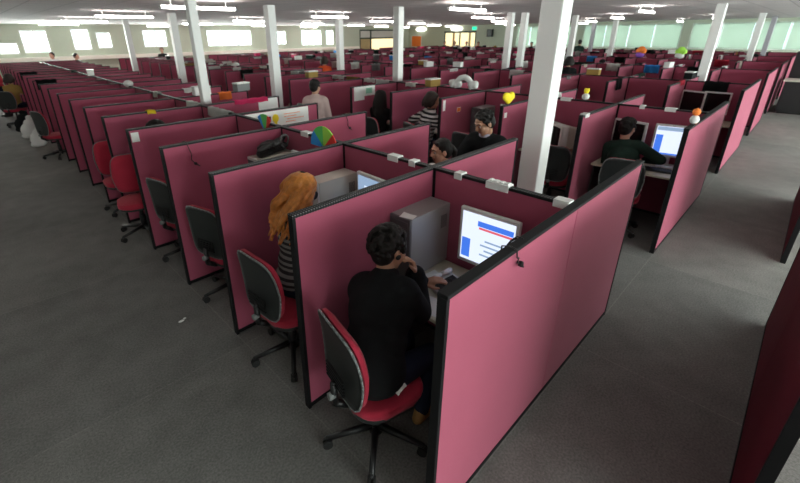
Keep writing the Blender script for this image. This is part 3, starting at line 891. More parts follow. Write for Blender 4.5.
    if headset:
        bm = BM(); pts = []
        for i in range(13):
            a = R(-100 + 200 * i / 12); pts.append(h((-.02, .100 * math.sin(a), .035 + .112 * math.cos(a))))
        tube(bm, pts, .006); hs = obj('headset', bm, M['black'], t)
        bm = BM()
        for s in (1, -1): cyl(bm, h((-.005, .092 * s, -.008)), h((-.005, .112 * s, -.008)), .032, n=16)
        tube(bm, [h((.0, .10, -.02)), h((.06, .09, -.07)), h((.105, .04, -.075))], .003); obj('ear_pads', bm, M['black'], hs)
    return t, A, h

# man in the nearest cubicle: leaning to his left, chin on his hand
t, A, h = person('person', 'seated man with black curly hair and black jacket, hand at his mouth, nearest cubicle', (.13, .55), R(0), bulk=.042,
       lean=(.22, .125), chest=.355, head=(-8, 14, -6), hoff=(.07, .03),
       arms={1: ((.60, .14, ZD + .09), (.2, .6, -.6)),
             -1: ((.450, .085, .985), (.35, -.05, -1), ((-.22, .16, .95), (.9, -.35, .3), .55))},
       feet={1: (.50, .16, .085), -1: (.34, -.10, .085)}, skin='skin_tan', hair='hair_black', style='curly', shoe='tan_leather', vs=.009, collar='cloth_grey')
bm = BM(); box(bm, -.012, .012, -.028, .028, 0, .004, bev=.0015); box(bm, -.017, .017, -.034, -.022, 0, .004, bev=.0015); box(bm, -.017, .017, .022, .034, 0, .004, bev=.0015)
g = obj('white_tag', bm, M['paper'], t); g.location = (.0, -.222, .615); g.rotation_euler = (R(90), R(60), R(-8)); g['label'] = 'small white tag on the jacket hem'
# copper-haired woman
person('person', 'seated woman with long copper hair and headset, striped top, second cubicle', (.31, 1.60), R(6), lean=(.13, .03), chest=.44, head=(4, 8, 0), hoff=(.07, .01),
       arms={1: ((.46, .06, ZD + .08), (.2, .3, -.6)), -1: ((.46, -.13, ZD + .08), (.2, -.5, -.6))}, top='stripes', hair='hair_red', style='wavy', vs=.009, headset=True)
# woman looking over the rear row
person('person', 'woman with tied dark hair, face just above the spine screen, rear row', (2 * L - .15, 1.66), R(178), lean=(.09, -.02), chest=.43, head=(-28, 8, 0), hoff=(.03, 0), top='cloth_white', hair='hair_black', style='tied', vs=.009, scale=.985)
# man in the aisle leaning towards her
person('person', 'man in black suit sitting in the aisle, looking down left of the thick column', (3.44, 1.80), R(188), hip=.61, bulk=.03, lean=(.24, .0), chest=.42, head=(-32, 26, 0), hoff=(.07, .0),
       arms={1: ((.42, .06, .72), (.1, .8, -.5)), -1: ((.40, -.06, .74), (.1, -.8, -.5))}, skin='skin_tan', hair='hair_black', style='short', vs=.009, collar='cloth_grey', scale=1.10)
# curly head in the fourth cubicle
person('person', 'person with bushy black hair in the fourth front cubicle, behind the headset divider', (.32, 4.58), R(0), lean=(.10, .04), chest=.42, head=(0, 10, 0), top='cloth_black', style='curly', vs=.014)
# second block
person('person', 'man in dark green top seen from behind, before the bright white and blue monitor', (P + .42, .58), R(10), bulk=.012, lean=(.30, .08), chest=.40, head=(-25, 8, 0), top='cloth_green', legs='cloth_black', style='short', vs=.010,
       arms={1: ((.45, .06, ZD + .085), (-.1, .35, -.5)), -1: ((.45, -.16, ZD + .085), (-.1, -.7, -.3))})
person('person', 'woman with dark hair in black and white striped top, second block', (P + .30, 3.62), R(-30), bulk=.02, lean=(.08, -.05), chest=.44, head=(-10, 10, 0), top='stripes_bw', hair='hair_brown', style='bob', vs=.012, scale=1.04, arms={1: ((.06, .38, .80), (-.6, .4, -.4)), -1: ((.42, -.12, ZD + .05), (.1, -.8, -.6))})
person('person', 'person in black with long black hair, right of the poster with green print', (P + .20, 4.60), R(10), lean=(.05, 0), chest=.44, top='cloth_black', hair='hair_black', style='long', vs=.014)
person('person', 'standing person in pale pink shirt seen from behind, right of the long poster', (3.30, 5.30), R(38), bulk=.02, hip=.84, seated=False, lean=(.06, 0), chest=.40, head=(-20, 5, 0), top='cloth_pale', hair='hair_black', style='short', vs=.012, arms={1: ((.16, .24, .72), (-1, .4, 0)), -1: ((.16, -.24, .72), (-1, -.4, 0))})
# far left aisle group
person('person', 'person in ochre top on a swivel chair in the far left aisle', (-.22, 14.50), R(55), lean=(.06, 0), chest=.45, top='cloth_ochre', style='bob', hair='hair_brown', vs=.014)
person('person', 'person in red standing behind the one in the ochre top, far left', (-.35, 16.6), R(200), hip=.90, seated=False, lean=(.02, 0), chest=.46, top='cloth_red', hair='hair_brown', style='bob', vs=.016,
       arms={1: ((.2, .22, .95), (-1, .4, 0)), -1: ((.25, -.2, 1.0), (-1, -.4, 0))})
ST = {1: ((.08, .24, .82), (-1, .4, 0)), -1: ((.08, -.24, .82), (-1, -.4, 0))}
person('person', 'dark-haired person in white top under the left windows', (1.9, 21.9), R(230), hip=.90, seated=False, lean=(.02, 0), top='cloth_white', style='short', arms=ST, vs=.016)
person('person', 'person in dark green bending by the green desk, far left', (2.5, 21.9), R(-40), hip=.90, seated=False, lean=(.22, 0), chest=.40, top='cloth_green', style='short', arms=ST, vs=.016)
person('person', 'standing person in black beside the far column, left of centre', (6.35, 21.95), R(240), hip=.96, seated=False, lean=(.02, 0), chest=.48, top='cloth_black', hair='hair_brown', style='short', arms=ST, vs=.016, skin='skin')
person('person', 'person in orange top left of a middle column', (7.36, 10.27), R(30), hip=.90, seated=False, lean=(.05, 0), chest=.42, top='cloth_orange', hair='hair_brown', style='bob', arms=ST, vs=.016)
person('person', 'standing person in dark green, seen from behind, against the green window band', (23.0, 8.4), R(10), hip=1.0, seated=False, lean=(.0, 0), chest=.50, top='cloth_green', hair='hair_black', style='short', arms=ST, vs=.016, scale=1.05)
person('person', 'dark-haired person whose head shows right of the thick column', (11.0, 4.05), R(30), hip=.90, seated=False, lean=(.0, 0), chest=.46, top='cloth_black', style='bob', arms=ST, vs=.016)
for i, (x, y, a, tp, lab) in enumerate([
        (26.6, 19.9, 200, 'cloth_green', 'person in dark green left of the glazed double door'),
        (26.6, 18.95, 190, 'cloth_pale', 'person in pale top in front of the left door leaf'),
        (26.6, 17.9, 200, 'cloth_white', 'person in white at the right door leaf'),
        (26.6, 16.9, 210, 'cloth_red', 'person in red right of the glazed double door'),
        (26.55, 12.8, 190, 'cloth_green', 'person in dark green near the wall speaker')]):
    person('person', lab, (x, y), R(a), hip=.92, seated=False, lean=(.02, 0), chest=.46, top=tp, hair='hair_brown', style='short', arms=ST, vs=.018)

# ------------------------------------------------------------------ things on the screens
def clip(x, y, ln, along, label, n=1):
    """white label holder that straddles a top cap"""
    t = thing('label_clip', label, 'clip', (x, y, H), R(90) if along == 'y' else 0)
    bm = BM(); box(bm, -ln / 2, ln / 2, -.034, .034, .0, .012, bev=.002); box(bm, -ln / 2, ln / 2, -.034, -.0275, -.035, .004); box(bm, -ln / 2, ln / 2, .0275, .034, -.035, .004)
    obj('holder', bm, M['white_case'], t)
    if n > 1:
        bm = BM()
        for i in range(n): box(bm, -ln / 2 + (i + .2) * ln / n, -ln / 2 + (i + .8) * ln / n, -.02, .02, .012, .020, bev=.002)
        obj('tabs', bm, M['paper'], t)
XS = L
clip(XS, .80, .06, 'y', 'small white clip on the spine cap behind the nearest cubicle, left of the long one')
clip(XS, .50, .16, 'y', 'long white clip with tabs on the spine cap behind the nearest monitor', 4)
clip(XS, .09, .09, 'y', 'white clip at the right end of the nearest spine cap')
clip(XS, 1.42, .11, 'y', 'white clip on the spine cap beside the woman at the rear, left of two')
clip(XS, 1.22, .06, 'y', 'white clip on the spine cap beside the woman at the rear, right of two')
clip(XS, 2.62, .12, 'y', 'white clip on the spine cap left of the larger rainbow fan')
clip(P + L, .73, .06, 'y', 'small white clip on the second block\'s spine above the man in dark green')
clip(P + L, .42, .12, 'y', 'longer white clip on the second block\'s spine near the bright monitor')
clip(P + .12, W + T / 2, .12, 'x', 'white clip on the divider tip right of the thick column')

def fan(x, y, z, r, rz, label, sweep=180, wedge=('blue', 'green', 'lime', 'red'), tilt=0):
    """rainbow half-disc decoration clipped over a cap, plane along local X"""
    t = thing('rainbow_fan', label, 'decoration', (x, y, z), rz)
    a0 = 90 - sweep / 2
    MX = Matrix(((1, 0, 0, 0), (0, 0, 1, 0), (0, 1, 0, 0), (0, 0, 0, 1)))
    n = len(wedge)
    for i, c in enumerate(wedge):
        b0, b1 = a0 + sweep * i / n, a0 + sweep * (i + 1) / n
        pl = [(0, 0)] + [(r * math.cos(R(b0 + (b1 - b0) * q / 8)), r * math.sin(R(b0 + (b1 - b0) * q / 8))) for q in range(9)]
        bm = BM(); prism(bm, pl, -.0045, .0045, mx=MX); w = obj('wedge', bm, M[c], t); w['label'] = c + ' wedge'
    bm = BM(); box(bm, -.03, .03, -.008, .008, -.02, .012); obj('clip_foot', bm, M['black'], t)
    return t
fan(XS - .037, 2 * W + .26, H - .085, .20, R(-90), 'larger rainbow fan on the spine screen behind the copper-haired woman', 180, ('red', 'lime', 'green', 'blue'))
fan(XS - .037, 3 * W + .30, H - .12, .215, R(-90), 'smaller narrow rainbow fan on the spine screen before the long poster', 80, ('red', 'green', 'green', 'blue'))

def poster(x, y, z0, w, h, rz, label, marks=()):
    """sheet hung flat on a screen face; local X along the screen, marks = (material, x0, x1, z0, z1)"""
    t = thing('poster', label, 'poster', (x, y, z0), rz)
    bm = BM(); box(bm, 0, w, -.003, 0, 0, h); sh = obj('sheet', bm, M['paper'], t)
    for m, a, b, c, d in marks:
        bm = BM()
        if isinstance(m, tuple): m, rnd = m[0], True
        else: rnd = False
        if rnd: ell(bm, ((a + b) / 2, -.004, (c + d) / 2), ((b - a) / 2, .001, (d - c) / 2))
        else: box(bm, a, b, -.0045, -.003, c, d)
        obj('print', bm, M[m], sh)
    return t
poster(L + .06, 4 * W - .0005, 1.18, 1.00, .215, 0, 'long white poster with yellow figure on the rear half of the divider',
       [(('yellow',), .42, .52, .06, .17), ('cloth_navy', .37, .40, .08, .15), ('yellow', .445, .49, .02, .07), ('orange', .60, .86, .150, .158), ('orange', .60, .80, .115, .123), ('orange', .64, .92, .080, .088), ('orange', .62, .78, .045, .053)])
poster(L + .86, 5 * W - .0005, 1.17, .34, .235, 0, 'small white poster near the end of the divider by the aisle column')
poster(P + .06, 5 * W - .0005, 1.16, .26, .25, 0, 'left part of white notice with a drooping lower corner, on the second block divider')
poster(P + .32, 5 * W - .0005, 1.23, .28, .18, 0, 'white notice with a mint green print on the second block divider', [('mint', .04, .20, .04, .14)])
poster(.03, 4 * W - .0005, 1.28, .075, .10, 0, 'white note pinned at the front corner of the poster divider')
poster(P + .05, 3 * W - .0005, 1.22, .06, .16, 0, 'narrow white slip at the front corner of the divider by the striped woman')
poster(P + .42, 3 * W - .0005, 1.16, .10, .07, 0, 'small red-orange card on the divider behind the man in the black suit', [('orange', .005, .095, .005, .065)])
poster(P + .05, 2 * W - .0005, 1.25, .07, .07, 0, 'small white note below the yellow heart')

# long white banner lying over the spine caps of the fifth cubicle
def cloth_over(x, y, w, d, drop, rz, label, m, name='draped_cloth', cat='cloth', seed=1):
    """soft sheet draped across a cap: flat on top, hanging down on both sides"""
    rnd = random.Random(seed); bm = BM(); nx, ny = 12, 14; g = {}
    hw = T / 2 + .012
    for i in range(nx + 1):
        for j in range(ny + 1):
            u = (i / nx - .5) * w; s = (j / ny - .5) * d
            if abs(s) <= hw: yy, zz = s, .010
            else: yy, zz = math.copysign(hw + .015 * math.sin((abs(s) - hw) * 9), s), .010 - min(abs(s) - hw, drop)
            zz += .006 * math.sin(u * 40 + seed); yy += .008 * math.sin(u * 31 + seed * 2) * (abs(s) > hw)
            if abs(s) <= hw: zz = max(zz, .007) 
            g[i, j] = bm.verts.new((u, yy, zz))
    for i in range(nx):
        for j in range(ny):
            f = bm.faces.new((g[i, j], g[i + 1, j], g[i + 1, j + 1], g[i, j + 1])); f.smooth = True
    ret = bmesh.ops.solidify(bm, geom=list(bm.faces), thickness=.004)
    o = obj(name, bm, m, loc=(x, y, H), rz=rz)
    return tag(o, label, cat)
cloth_over(L, 4 * W + .46, .62, .30, .12, R(90), 'white sheet folded over the spine cap left of the long poster', M['paper'], 'paper_sheet', 'paper', 3)
cloth_over(L + .75, 5 * W + T / 2, .55, .2, .07, 0, 'hot pink cloth lying along the divider top left of the aisle column', M['hotpink'], seed=5)

# rainbow-and-clouds decoration
t = thing('cloud_rainbow', 'white rainbow arch with cloud ends on the second block\'s spine', 'decoration', (P + L, 3.52, H), R(90))
bm = BM()
for i in range(14):
    a0, a1 = R(180 * i / 14), R(180 * (i + 1) / 14)
    cap(bm, (.155 * math.cos(a0), 0, .03 + .155 * math.sin(a0)), (.155 * math.cos(a1), 0, .03 + .155 * math.sin(a1)), .05)
obj('arch', vox('arch', bm, M['cloth_white'], .012, 3), None, t)
bm = BM()
for i in range(12):
    a0, a1 = R(20 + 140 * i / 12), R(20 + 140 * (i + 1) / 12)
    cap(bm, (.15 * math.cos(a0), -.038, .03 + .15 * math.sin(a0)), (.15 * math.cos(a1), -.038, .03 + .15 * math.sin(a1)), .015)
obj('mint_band', bm, M['mint'], t)
for s in (-1, 1):
    bm = BM(); rr = random.Random(4 + s)
    for q in range(7): ell(bm, (s * .19 + rr.uniform(-.08, .08), rr.uniform(-.02, .02), .052 + rr.uniform(0, .035)), rr.uniform(.05, .065))
    obj('cloud', vox('cloud', bm, M['cloth_white'], .014, 3), None, t)
# yellow heart
t = thing('heart_cushion', 'yellow plush heart on the divider tip left of the thick column', 'decoration', (P + .16, 2 * W + T / 2, H + .002), R(-8))
bm = BM()
ell(bm, (-.055, 0, .105), (.065, .035, .06)); ell(bm, (.055, 0, .105), (.065, .035, .06))
for i in range(6): f = i / 5; cap(bm, (-.085 * (1 - f), 0, .09 - .06 * f), (.085 * (1 - f), 0, .09 - .06 * f), .032)
obj('plush', vox('plush', bm, M['yellow'], .012, 5), None, t)
# flag-like toys on the spines and dividers
def lump(x, y, z, label, parts, name, cat, rz=0., seed=0, mats=None):
    t = thing(name, label, cat, (x, y, z), rz)
    for nm, m, es in parts:
        bm = BM()
        for c, r in es: ell(bm, c, r)
        obj(nm, vox(nm, bm, M[m], .014, 3), None, t)
    return t
def plush(x, y, label, c1, c2, z=H + .002, rz=0., s=1.):
    lump(x, y, z, label, [('body', c1, [((0, 0, .055 * s), (.06 * s, .05 * s, .055 * s))]), ('head', c2, [((0, 0, .14 * s), .045 * s), ((.03 * s, 0, .175 * s), .016 * s), ((-.03 * s, 0, .175 * s), .016 * s)]),
        ('feet', c2, [((.04 * s, -.03 * s, .015 * s), .015 * s), ((-.04 * s, -.03 * s, .015 * s), .015 * s)])], 'plush_toy', 'toy', rz)
plush(P + L, 1.46, 'colourful plush toy on the second block\'s spine right of the thick column', 'cloth_white', 'yellow', rz=R(90), s=.9)
clip(P + L, 1.72, .15, 'y', 'white label on the spine cap beside the colourful plush toy')
plush(P + .28, T / 2, 'small plush toy in white and orange on the second end screen', 'cloth_white', 'orange', s=.9)
cloth_over(.56, 5 * W + T / 2, .10, .16, .05, 0, 'small yellow note folded over the divider top left of the slim column', M['yellow'], 'paper_note', 'paper', 2)
cloth_over(2.05, 5 * W + .0 + W + T / 2, .22, .34, .12, 0, 'orange strip folded over the divider top beyond the pink cloth', M['orange'], seed=9)

# black bundle on the third cubicle's tower
t = thing('laptop_bag', 'black bundled bag on the beige tower in the third front cubicle', 'bag', (.99, 2.90, ZD + .473), R(20))
bm = BM(); rr = random.Random(3)
for i in range(18): ell(bm, (rr.uniform(-.17, .17), rr.uniform(-.05, .05), rr.uniform(.05, .12)), (rr.uniform(.06, .10), rr.uniform(.03, .05), rr.uniform(.02, .035)), Euler((rr.uniform(-.5, .5), rr.uniform(-.4, .4), rr.uniform(-.4, .4))).to_matrix())
cap(bm, (-.17, 0, .045), (.17, 0, .045), .045); obj('bag_body', vox('bag_body', bm, M['shell'], .010, 1), None, t)
bm = BM(); tube(bm, [(.12 + .06 * math.cos(R(a)), -.075 - .01 * math.sin(R(a * 2)), .11 + .07 * math.sin(R(a))) for a in range(0, 361, 30)], .008); obj('strap', bm, M['rim'], t)
bm = BM(); tube(bm, [(-.16 + i * .03, -.085, .09 + .02 * math.sin(i)) for i in range(10)], .006); obj('cord', bm, M['black'], t)

def headset_hang(x, y, side, drop, label, rz=0.):
    """headset hooked over a cap, hanging on the -Y (side=-1) face"""
    t = thing('headset', label, 'headset', (x, y, H), rz)
    yy = side * (T / 2 + .012)
    bm = BM(); pts = [(-.02, -yy * .9, -.045), (-.01, -yy, .004), (0, 0, .012), (.0, yy, .006), (.012, yy, -.04), (.03, yy, -drop * .55), (.02, yy, -drop * .8), (.05, yy, -drop)]
    tube(bm, pts, .0035); obj('cable', bm, M['black'], t)
    bm = BM(); cyl(bm, (.05, yy - .004 * side, -drop), (.05, yy + .012 * side, -drop), .014, n=12); chain(bm, [(.05, yy, -drop), (.085, yy, -drop - .03)], [.004, .006], 8); obj('microphone', bm, M['black'], t)
    return t
headset_hang(.50, T / 2, -1, .085, 'black headset cable hooked over the near end screen')
headset_hang(.22, 3 * W + T / 2, -1, .20, 'black headset hanging on the front part of the third divider')
headset_hang(2.12, 3 * W + T / 2, -1, .16, 'black headset hanging at the rear end of the third divider')
# headset hanging inside the nearest screen face, in front of the monitor
t = thing('headset', 'black headset on the inner side of the near end screen, before the monitor', 'headset', (.62, T + .014, H - .002), 0)
bm = BM(); tube(bm, [(.09 * math.cos(R(a)), .012, -.115 + .10 * math.sin(R(a))) for a in range(-20, 201, 20)], .006); obj('headband', bm, M['black'], t)
bm = BM(); tube(bm, [(0, -.0365, -.03), (0, -.0365, .0085), (0, -.006, .0085), (0, .012, -.014)], .003)
obj('hook', bm, M['black'], t)
bm = BM()
for a in (-20, 200): cyl(bm, (.09 * math.cos(R(a)), .004, -.115 + .10 * math.sin(R(a))), (.09 * math.cos(R(a)), .024, -.115 + .10 * math.sin(R(a))), .026, n=14)
obj('ear_pads', bm, M['shell'], t)

# far clutter on the caps
def cap_item(kind, x, y, along, label, c='paper', seed=0):
    rz = R(90) if along == 'y' else 0
    if kind == 'paper': return cloth_over(x, y, .26 + .1 * (seed % 3), .22, .09, rz, label, M[c], 'paper_sheet', 'paper', seed)
    if kind == 'cloth': return cloth_over(x, y, .38, .5, .22, rz, label, M[c], 'draped_cloth', 'cloth', seed)
    if kind == 'toy': return plush(x, y, label, c, 'cloth_white' if seed % 2 else c, rz=rz, s=1.1)
    if kind == 'box':
        t = thing('cardboard_box', label, 'box', (x, y, H + .001), rz + R(5 * (seed % 5 - 2)))
        bm = BM(); box(bm, -.13, .13, -.07, .07, 0, .12, bev=.004); obj('carton', bm, M[c], t)
        bm = BM(); box(bm, -.135, .135, -.075, .075, .12, .14, bev=.004); obj('lid', bm, M['white_case'], t)
        return t
    if kind == 'hat':
        t = thing('cloth_cap', label, 'cap', (x, y, H + .001), rz + R(25 * (seed % 4)))
        bm = BM(); ell(bm, (0, 0, .03), (.11, .09, .07)); cap(bm, (.06, -.04, .018), (.15, 0, .018), .016, .014); cap(bm, (.06, .04, .018), (.15, 0, .018), .016, .014)
        obj('crown', vox('crown', bm, M[c], .012, 3), None, t)
        bm = BM(); ell(bm, (0, 0, .103), .012); obj('button', bm, M['black'], t)
        return t
CL = []
def C(kind, n, k, half, c, desc, seed=0, f=.5):
    """place on a spine (half 's') or on the front/rear half of a divider (half 'f'/'r')"""
    if half == 's': x, y, al = n * P + L, k * W + T + f * (W - T), 'y'; wh = 'on the spine cap of cubicle %s in the %s block' % (ORD[k], BLK[n])
    else: x, y, al = n * P + (f * L if half == 'f' else L + f * L), k * W + T / 2, 'x'; wh = 'on the %s half of divider %s in the %s block' % ('front' if half == 'f' else 'rear', ORD[k], BLK[n])
    cap_item(kind, x, y, al, '%s %s' % (desc, wh), c, seed)
C('paper', 0, 5, 's', 'paper', 'white folded sheet', 2, .25)
C('paper', 0, 6, 's', 'paper', 'white folded sheet', 3, .8)
C('cloth', 2, 0, 's', 'cloth_black', 'black jacket draped', 41, .5)
C('hat', 0, 8, 's', 'cloth_white', 'white cap', 4, .4)
C('paper', 0, 7, 'r', 'paper', 'white sheet', 5, .6)
C('box', 0, 6, 'r', 'paper', 'white carton', 7, .35)
C('box', 0, 6, 'r', 'rim', 'grey carton', 9, .92)
C('cloth', 1, 8, 's', 'cloth_white', 'white cloth', 10, .5)
C('box', 1, 7, 'f', 'cloth_ochre', 'ochre carton', 12, .5)
C('paper', 1, 6, 's', 'paper', 'white sheet', 14, .8)
C('cloth', 1, 6, 's', 'cloth_ochre', 'olive cloth', 15, .3)
C('paper', 1, 5, 's', 'paper', 'white sheet', 16, .75)
C('cloth', 1, 5, 's', 'cloth_white', 'white cloth', 17, .35)
C('paper', 1, 4, 's', 'paper', 'white sheet', 18, .6)
C('box', 1, 4, 'f', 'cloth_ochre', 'ochre carton', 21, .9)
C('paper', 1, 2, 'r', 'paper', 'white sheet', 22, .3)
C('box', 0, 11, 's', 'paper', 'white carton', 25, .5)
C('cloth', 0, 13, 's', 'cloth_green', 'dark green cloth', 26, .5)
C('cloth', 0, 11, 'f', 'cloth_black', 'black draped jacket', 27, .2)
C('cloth', 0, 14, 'f', 'cloth_black', 'black draped jacket', 28, .2)
rr = random.Random(21)
pal = ['paper', 'paper', 'paper', 'paper', 'paper', 'cloth_white', 'cloth_white', 'cloth_black', 'cloth_black', 'cloth_black', 'cloth_black', 'cloth_black', 'cloth_green', 'cloth_pale', 'hotpink', 'cloth_ochre', 'rim', 'beige', 'cloth_red', 'blue']
words = {'paper': 'white', 'cloth_white': 'white', 'cloth_black': 'black', 'cloth_green': 'dark green', 'cloth_pale': 'pale pink', 'hotpink': 'hot pink', 'cloth_ochre': 'ochre', 'rim': 'grey', 'beige': 'beige', 'cloth_red': 'red', 'blue': 'blue'}
kn = {'paper': 'folded sheet', 'cloth': 'draped jacket', 'toy': 'plush toy', 'box': 'carton', 'hat': 'cap'}
for n in range(1, NB):
    for k in range(1 if n > 1 else 9, 18):
        for half in ('s', 'f', 'r'):
            if rr.random() > (.95 if half == 's' else .58) or (n == 4 and k in (2, 3) and half == 's'): continue
            kind = rr.choice(['paper', 'paper', 'paper', 'cloth', 'cloth', 'cloth', 'box', 'hat']); c = rr.choice(pal)
            C(kind, n, k, half, c, '%s %s' % (words[c], kn[kind]), rr.randint(0, 99), .5 if kind == 'cloth' else rr.uniform(.2, .8))
for n, k, half, c, d in [(4, 4, 's', 'orange', 'orange folded banner'), (4, 3, 's', 'lime', 'lime green folded banner'), (3, 11, 's', 'red', 'bright red folded banner')]:
    pass

# bright bundles before the window band, the red board and the signs at the far walls
def bundle(x, y, z, label, c1, c2, name='balloon_bunch', cat='decoration'):
    lump(x, y, z, label, [('upper', c1, [((0, 0, .36), .17), ((.05, .12, .30), .13), ((-.05, -.12, .31), .13)]), ('lower', c2, [((0, 0, .13), (.15, .17, .13)), ((0, .1, .14), .12)])], name, cat).scale = (.75, .75, .75)
bundle(4 * P + L, 3.98, H + .004, 'orange and purple bundle standing out before the green window band', 'orange', 'purple')
bundle(4 * P + L, 2.75, H + .004, 'lime green and white bundle before the green window band', 'lime', 'cloth_white')
t = thing('notice_board', 'bright orange-red square board on the back wall right of the middle column', 'board', (X1 - .001, 23.1, 1.30), R(90))
bm = BM(); box(bm, -.5, .5, 0, .03, 0, .80, bev=.004); obj('board', bm, M['orange'], t)
bm = BM(); box(bm, -.53, .53, .0, .035, -.03, 0); box(bm, -.53, .53, .0, .035, .8, .83); box(bm, -.53, -.5, .0, .035, 0, .8); box(bm, .5, .53, .0, .035, 0, .8); obj('frame', bm, M['white_paint'], t)
t = thing('exit_sign', 'small lit green sign above the glazed double door', 'sign', (X1 - .001, 17.55, 2.50), R(90))
bm = BM(); box(bm, -.22, .22, 0, .06, 0, .26, bev=.005); obj('housing', bm, M['white_case'], t)
bm = BM(); box(bm, -.20, .20, .06, .065, .02, .24); obj('lit_face', bm, M['exit_green'], t)
for y, lab in ((22.6, 'bright wall lamp above the orange-red board'), (19.1, 'bright wall lamp above the glazed double door')):
    t = thing('wall_lamp', lab, 'lamp', (X1 - .001, y, 2.56), R(90))
    bm = BM(); box(bm, -.10, .10, 0, .04, -.05, .05, bev=.005); obj('bracket', bm, M['white_case'], t)
    bm = BM(); ell(bm, (0, .10, .06), (.55, .09, .16)); obj('shade', bm, M['wall_glow'], t)
t = thing('wall_speaker', 'black speaker box on the back wall right of the green sign', 'speaker', (X1 - .001, 16.2, 2.05), R(90))
bm = BM(); box(bm, -.2, .2, 0, .2, 0, .5, bev=.01); obj('cabinet', bm, M['black'], t)
bm = BM(); cyl(bm, (0, .2, .16), (0, .21, .16), .12, n=20); cyl(bm, (0, .2, .38), (0, .21, .38), .07, n=20); obj('cone', bm, M['shell'], t)

# dark cupboard with a pale top at the far end of the right aisle
t = thing('cupboard', 'long low black cupboard with a pale top at the far right end of the aisle', 'cupboard', (16.9, -1.65, 0), 0)
bm = BM(); box(bm, -.5, .4, -1.5, 1.5, .04, .92, bev=.01); c = obj('carcass', bm, M['black'], t)
bm = BM(); box(bm, -.54, .42, -1.54, 1.54, .92, .955, bev=.006); obj('top', bm, M['beige'], t)
bm = BM(); box(bm, -.45, .35, -1.45, 1.45, 0, .04); obj('plinth', bm, M['black'], t)
for i in range(4):
    y = -1.48 + i * .742
    bm = BM(); box(bm, -.515, -.5, y, y + .735, .06, .90, bev=.004); dd = obj('door', bm, M['black'], t)
    bm = BM(); tube(bm, [(-.535, y + .1, .5), (-.535, y + .1, .66)], .006); obj('handle', bm, M['steel'], dd)
t = thing('storage_cabinet', 'tall dark cabinet standing behind the pale-topped cupboard, far right', 'cabinet', (17.9, -1.65, 0), 0)
bm = BM(); box(bm, -.4, .4, -1.5, 1.5, 0, 1.7, bev=.01); obj('carcass', bm, M['black'], t)
for i in range(4):
    y = -1.48 + i * .742
    bm = BM(); box(bm, -.415, -.4, y, y + .735, .08, 1.65, bev=.004); obj('door', bm, M['black'], t)

# bags and bits by the left aisle
def bag(x, y, label, c, z=0., s=1.):
    lump(x, y, z, label, [('sack', c, [((0, 0, .13 * s), (.13 * s, .09 * s, .13 * s)), ((.02 * s, 0, .23 * s), (.09 * s, .07 * s, .09 * s)), ((-.03, 0, .05 * s), (.12 * s, .09 * s, .05 * s))]),
        ('handles', c, [((.03 * s, .0, .33 * s), (.05 * s, .02 * s, .045 * s))])], 'carrier_bag', 'bag')
bag(-.21, 11.1, 'white carrier bag on the floor of the left aisle, nearer one', 'cloth_white', s=1.3)
bag(-.23, 12.3, 'white carrier bag on the floor of the left aisle, farther one', 'cloth_white', s=1.5)
bag(-.26, 13.35, 'black bag on the floor beside the ochre-topped person', 'cloth_black', s=1.5)
tag(obj('paper_scrap', (lambda b: (ell(b, (0, 0, .006), (.028, .014, .006), n=8), ell(b, (.035, .02, .005), (.014, .01, .005), n=8), b)[2])(BM()), M['paper'], loc=(-.27, 2.55, 0)), 'tiny white scrap lying on the grey carpet of the left aisle', 'scrap')

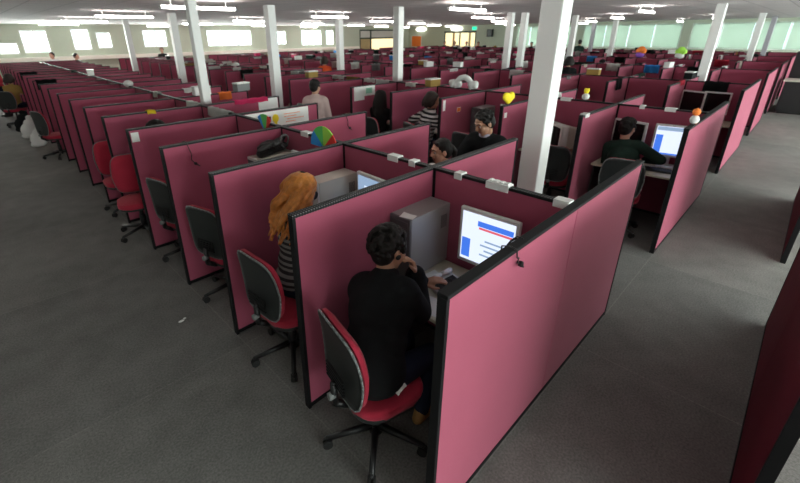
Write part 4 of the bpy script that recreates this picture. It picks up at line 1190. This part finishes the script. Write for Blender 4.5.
# ------------------------------------------------------------------ ceiling lights
def mk_lamp():
    t = thing('ceiling_light', 'x', 'light')
    for x in (-.45, .45):
        bm = BM(); cyl(bm, (x, 0, -.10), (x, 0, -.001), .006, n=8); cyl(bm, (x, 0, -.012), (x, 0, -.001), .03, n=12); obj('hanger', bm, M['white_paint'], t)  # rods added to drop the tube so it also brightens the ceiling
    for x in (-.62, .60):
        bm = BM(); cyl(bm, (x, 0, -.12), (x + .02, 0, -.12), .028, n=14); obj('end_cap', bm, M['white_paint'], t)
    bm = BM(); cyl(bm, (-.60, 0, -.12), (.60, 0, -.12), .023, n=14); obj('diffuser', bm, M['lamp'], t)
    return t
LT = Kit(mk_lamp)
for i in range(-1, 6):
    for j in range(-1, 6):
        x = 2.0 + 4.2 * i; y = 2.3 + 4.2 * j + (1.9 if i % 2 and j >= 0 else 0)
        if y > 23 or y < Y0 + .5 or (y < 0 and x > 3): continue
        if any(abs(x - c[0]) < .78 and abs(y - c[1]) < .45 for c in COLS): continue
        LT((x, y, HC), 0, 'long white ceiling light, %s along its row, in the %s row from the right side' % (ORD[i + 1], ORD[j + 1]), 'long ceiling lights')

# ------------------------------------------------------------------ world, camera
w = bpy.data.worlds.new('sky'); bpy.context.scene.world = w; w.use_nodes = True
bg = w.node_tree.nodes['Background']; bg.inputs[0].default_value = (.80, .92, 1., 1); bg.inputs[1].default_value = 4.0

cam = bpy.data.cameras.new('camera'); co = bpy.data.objects.new('camera', cam); COL.objects.link(co)
f, yaw, pitch, roll, u0, v0 = 408.6, R(46.32), R(22.40), R(-.50), 371.9, 202.1
cam.sensor_width = 36; cam.lens = f * 36 / 800; cam.shift_x = (400 - u0) / 800; cam.shift_y = (v0 - 241.5) / 800
cam.dof.use_dof = True; cam.dof.focus_distance = 2.3; cam.dof.aperture_fstop = 2.8
cam.clip_start = .05; cam.clip_end = 200
fw = V((math.cos(yaw) * math.cos(pitch), math.sin(yaw) * math.cos(pitch), -math.sin(pitch)))
r = V((math.sin(yaw), -math.cos(yaw), 0)); u = r.cross(fw)
c, s = math.cos(roll), math.sin(roll)
rr_, uu = c * r + s * u, -s * r + c * u
m3 = Matrix((rr_, uu, -fw)).transposed()
co.matrix_world = Matrix.Translation((-1.073, -.724, 2.323)) @ m3.to_4x4()
sc = bpy.context.scene
sc.camera = co
sc.view_settings.view_transform = 'Standard'; sc.view_settings.look = 'None'
sc.view_settings.exposure = .32; sc.view_settings.gamma = 1; sc.view_settings.use_curve_mapping = False
bpy.data.scenes.remove(TMP)
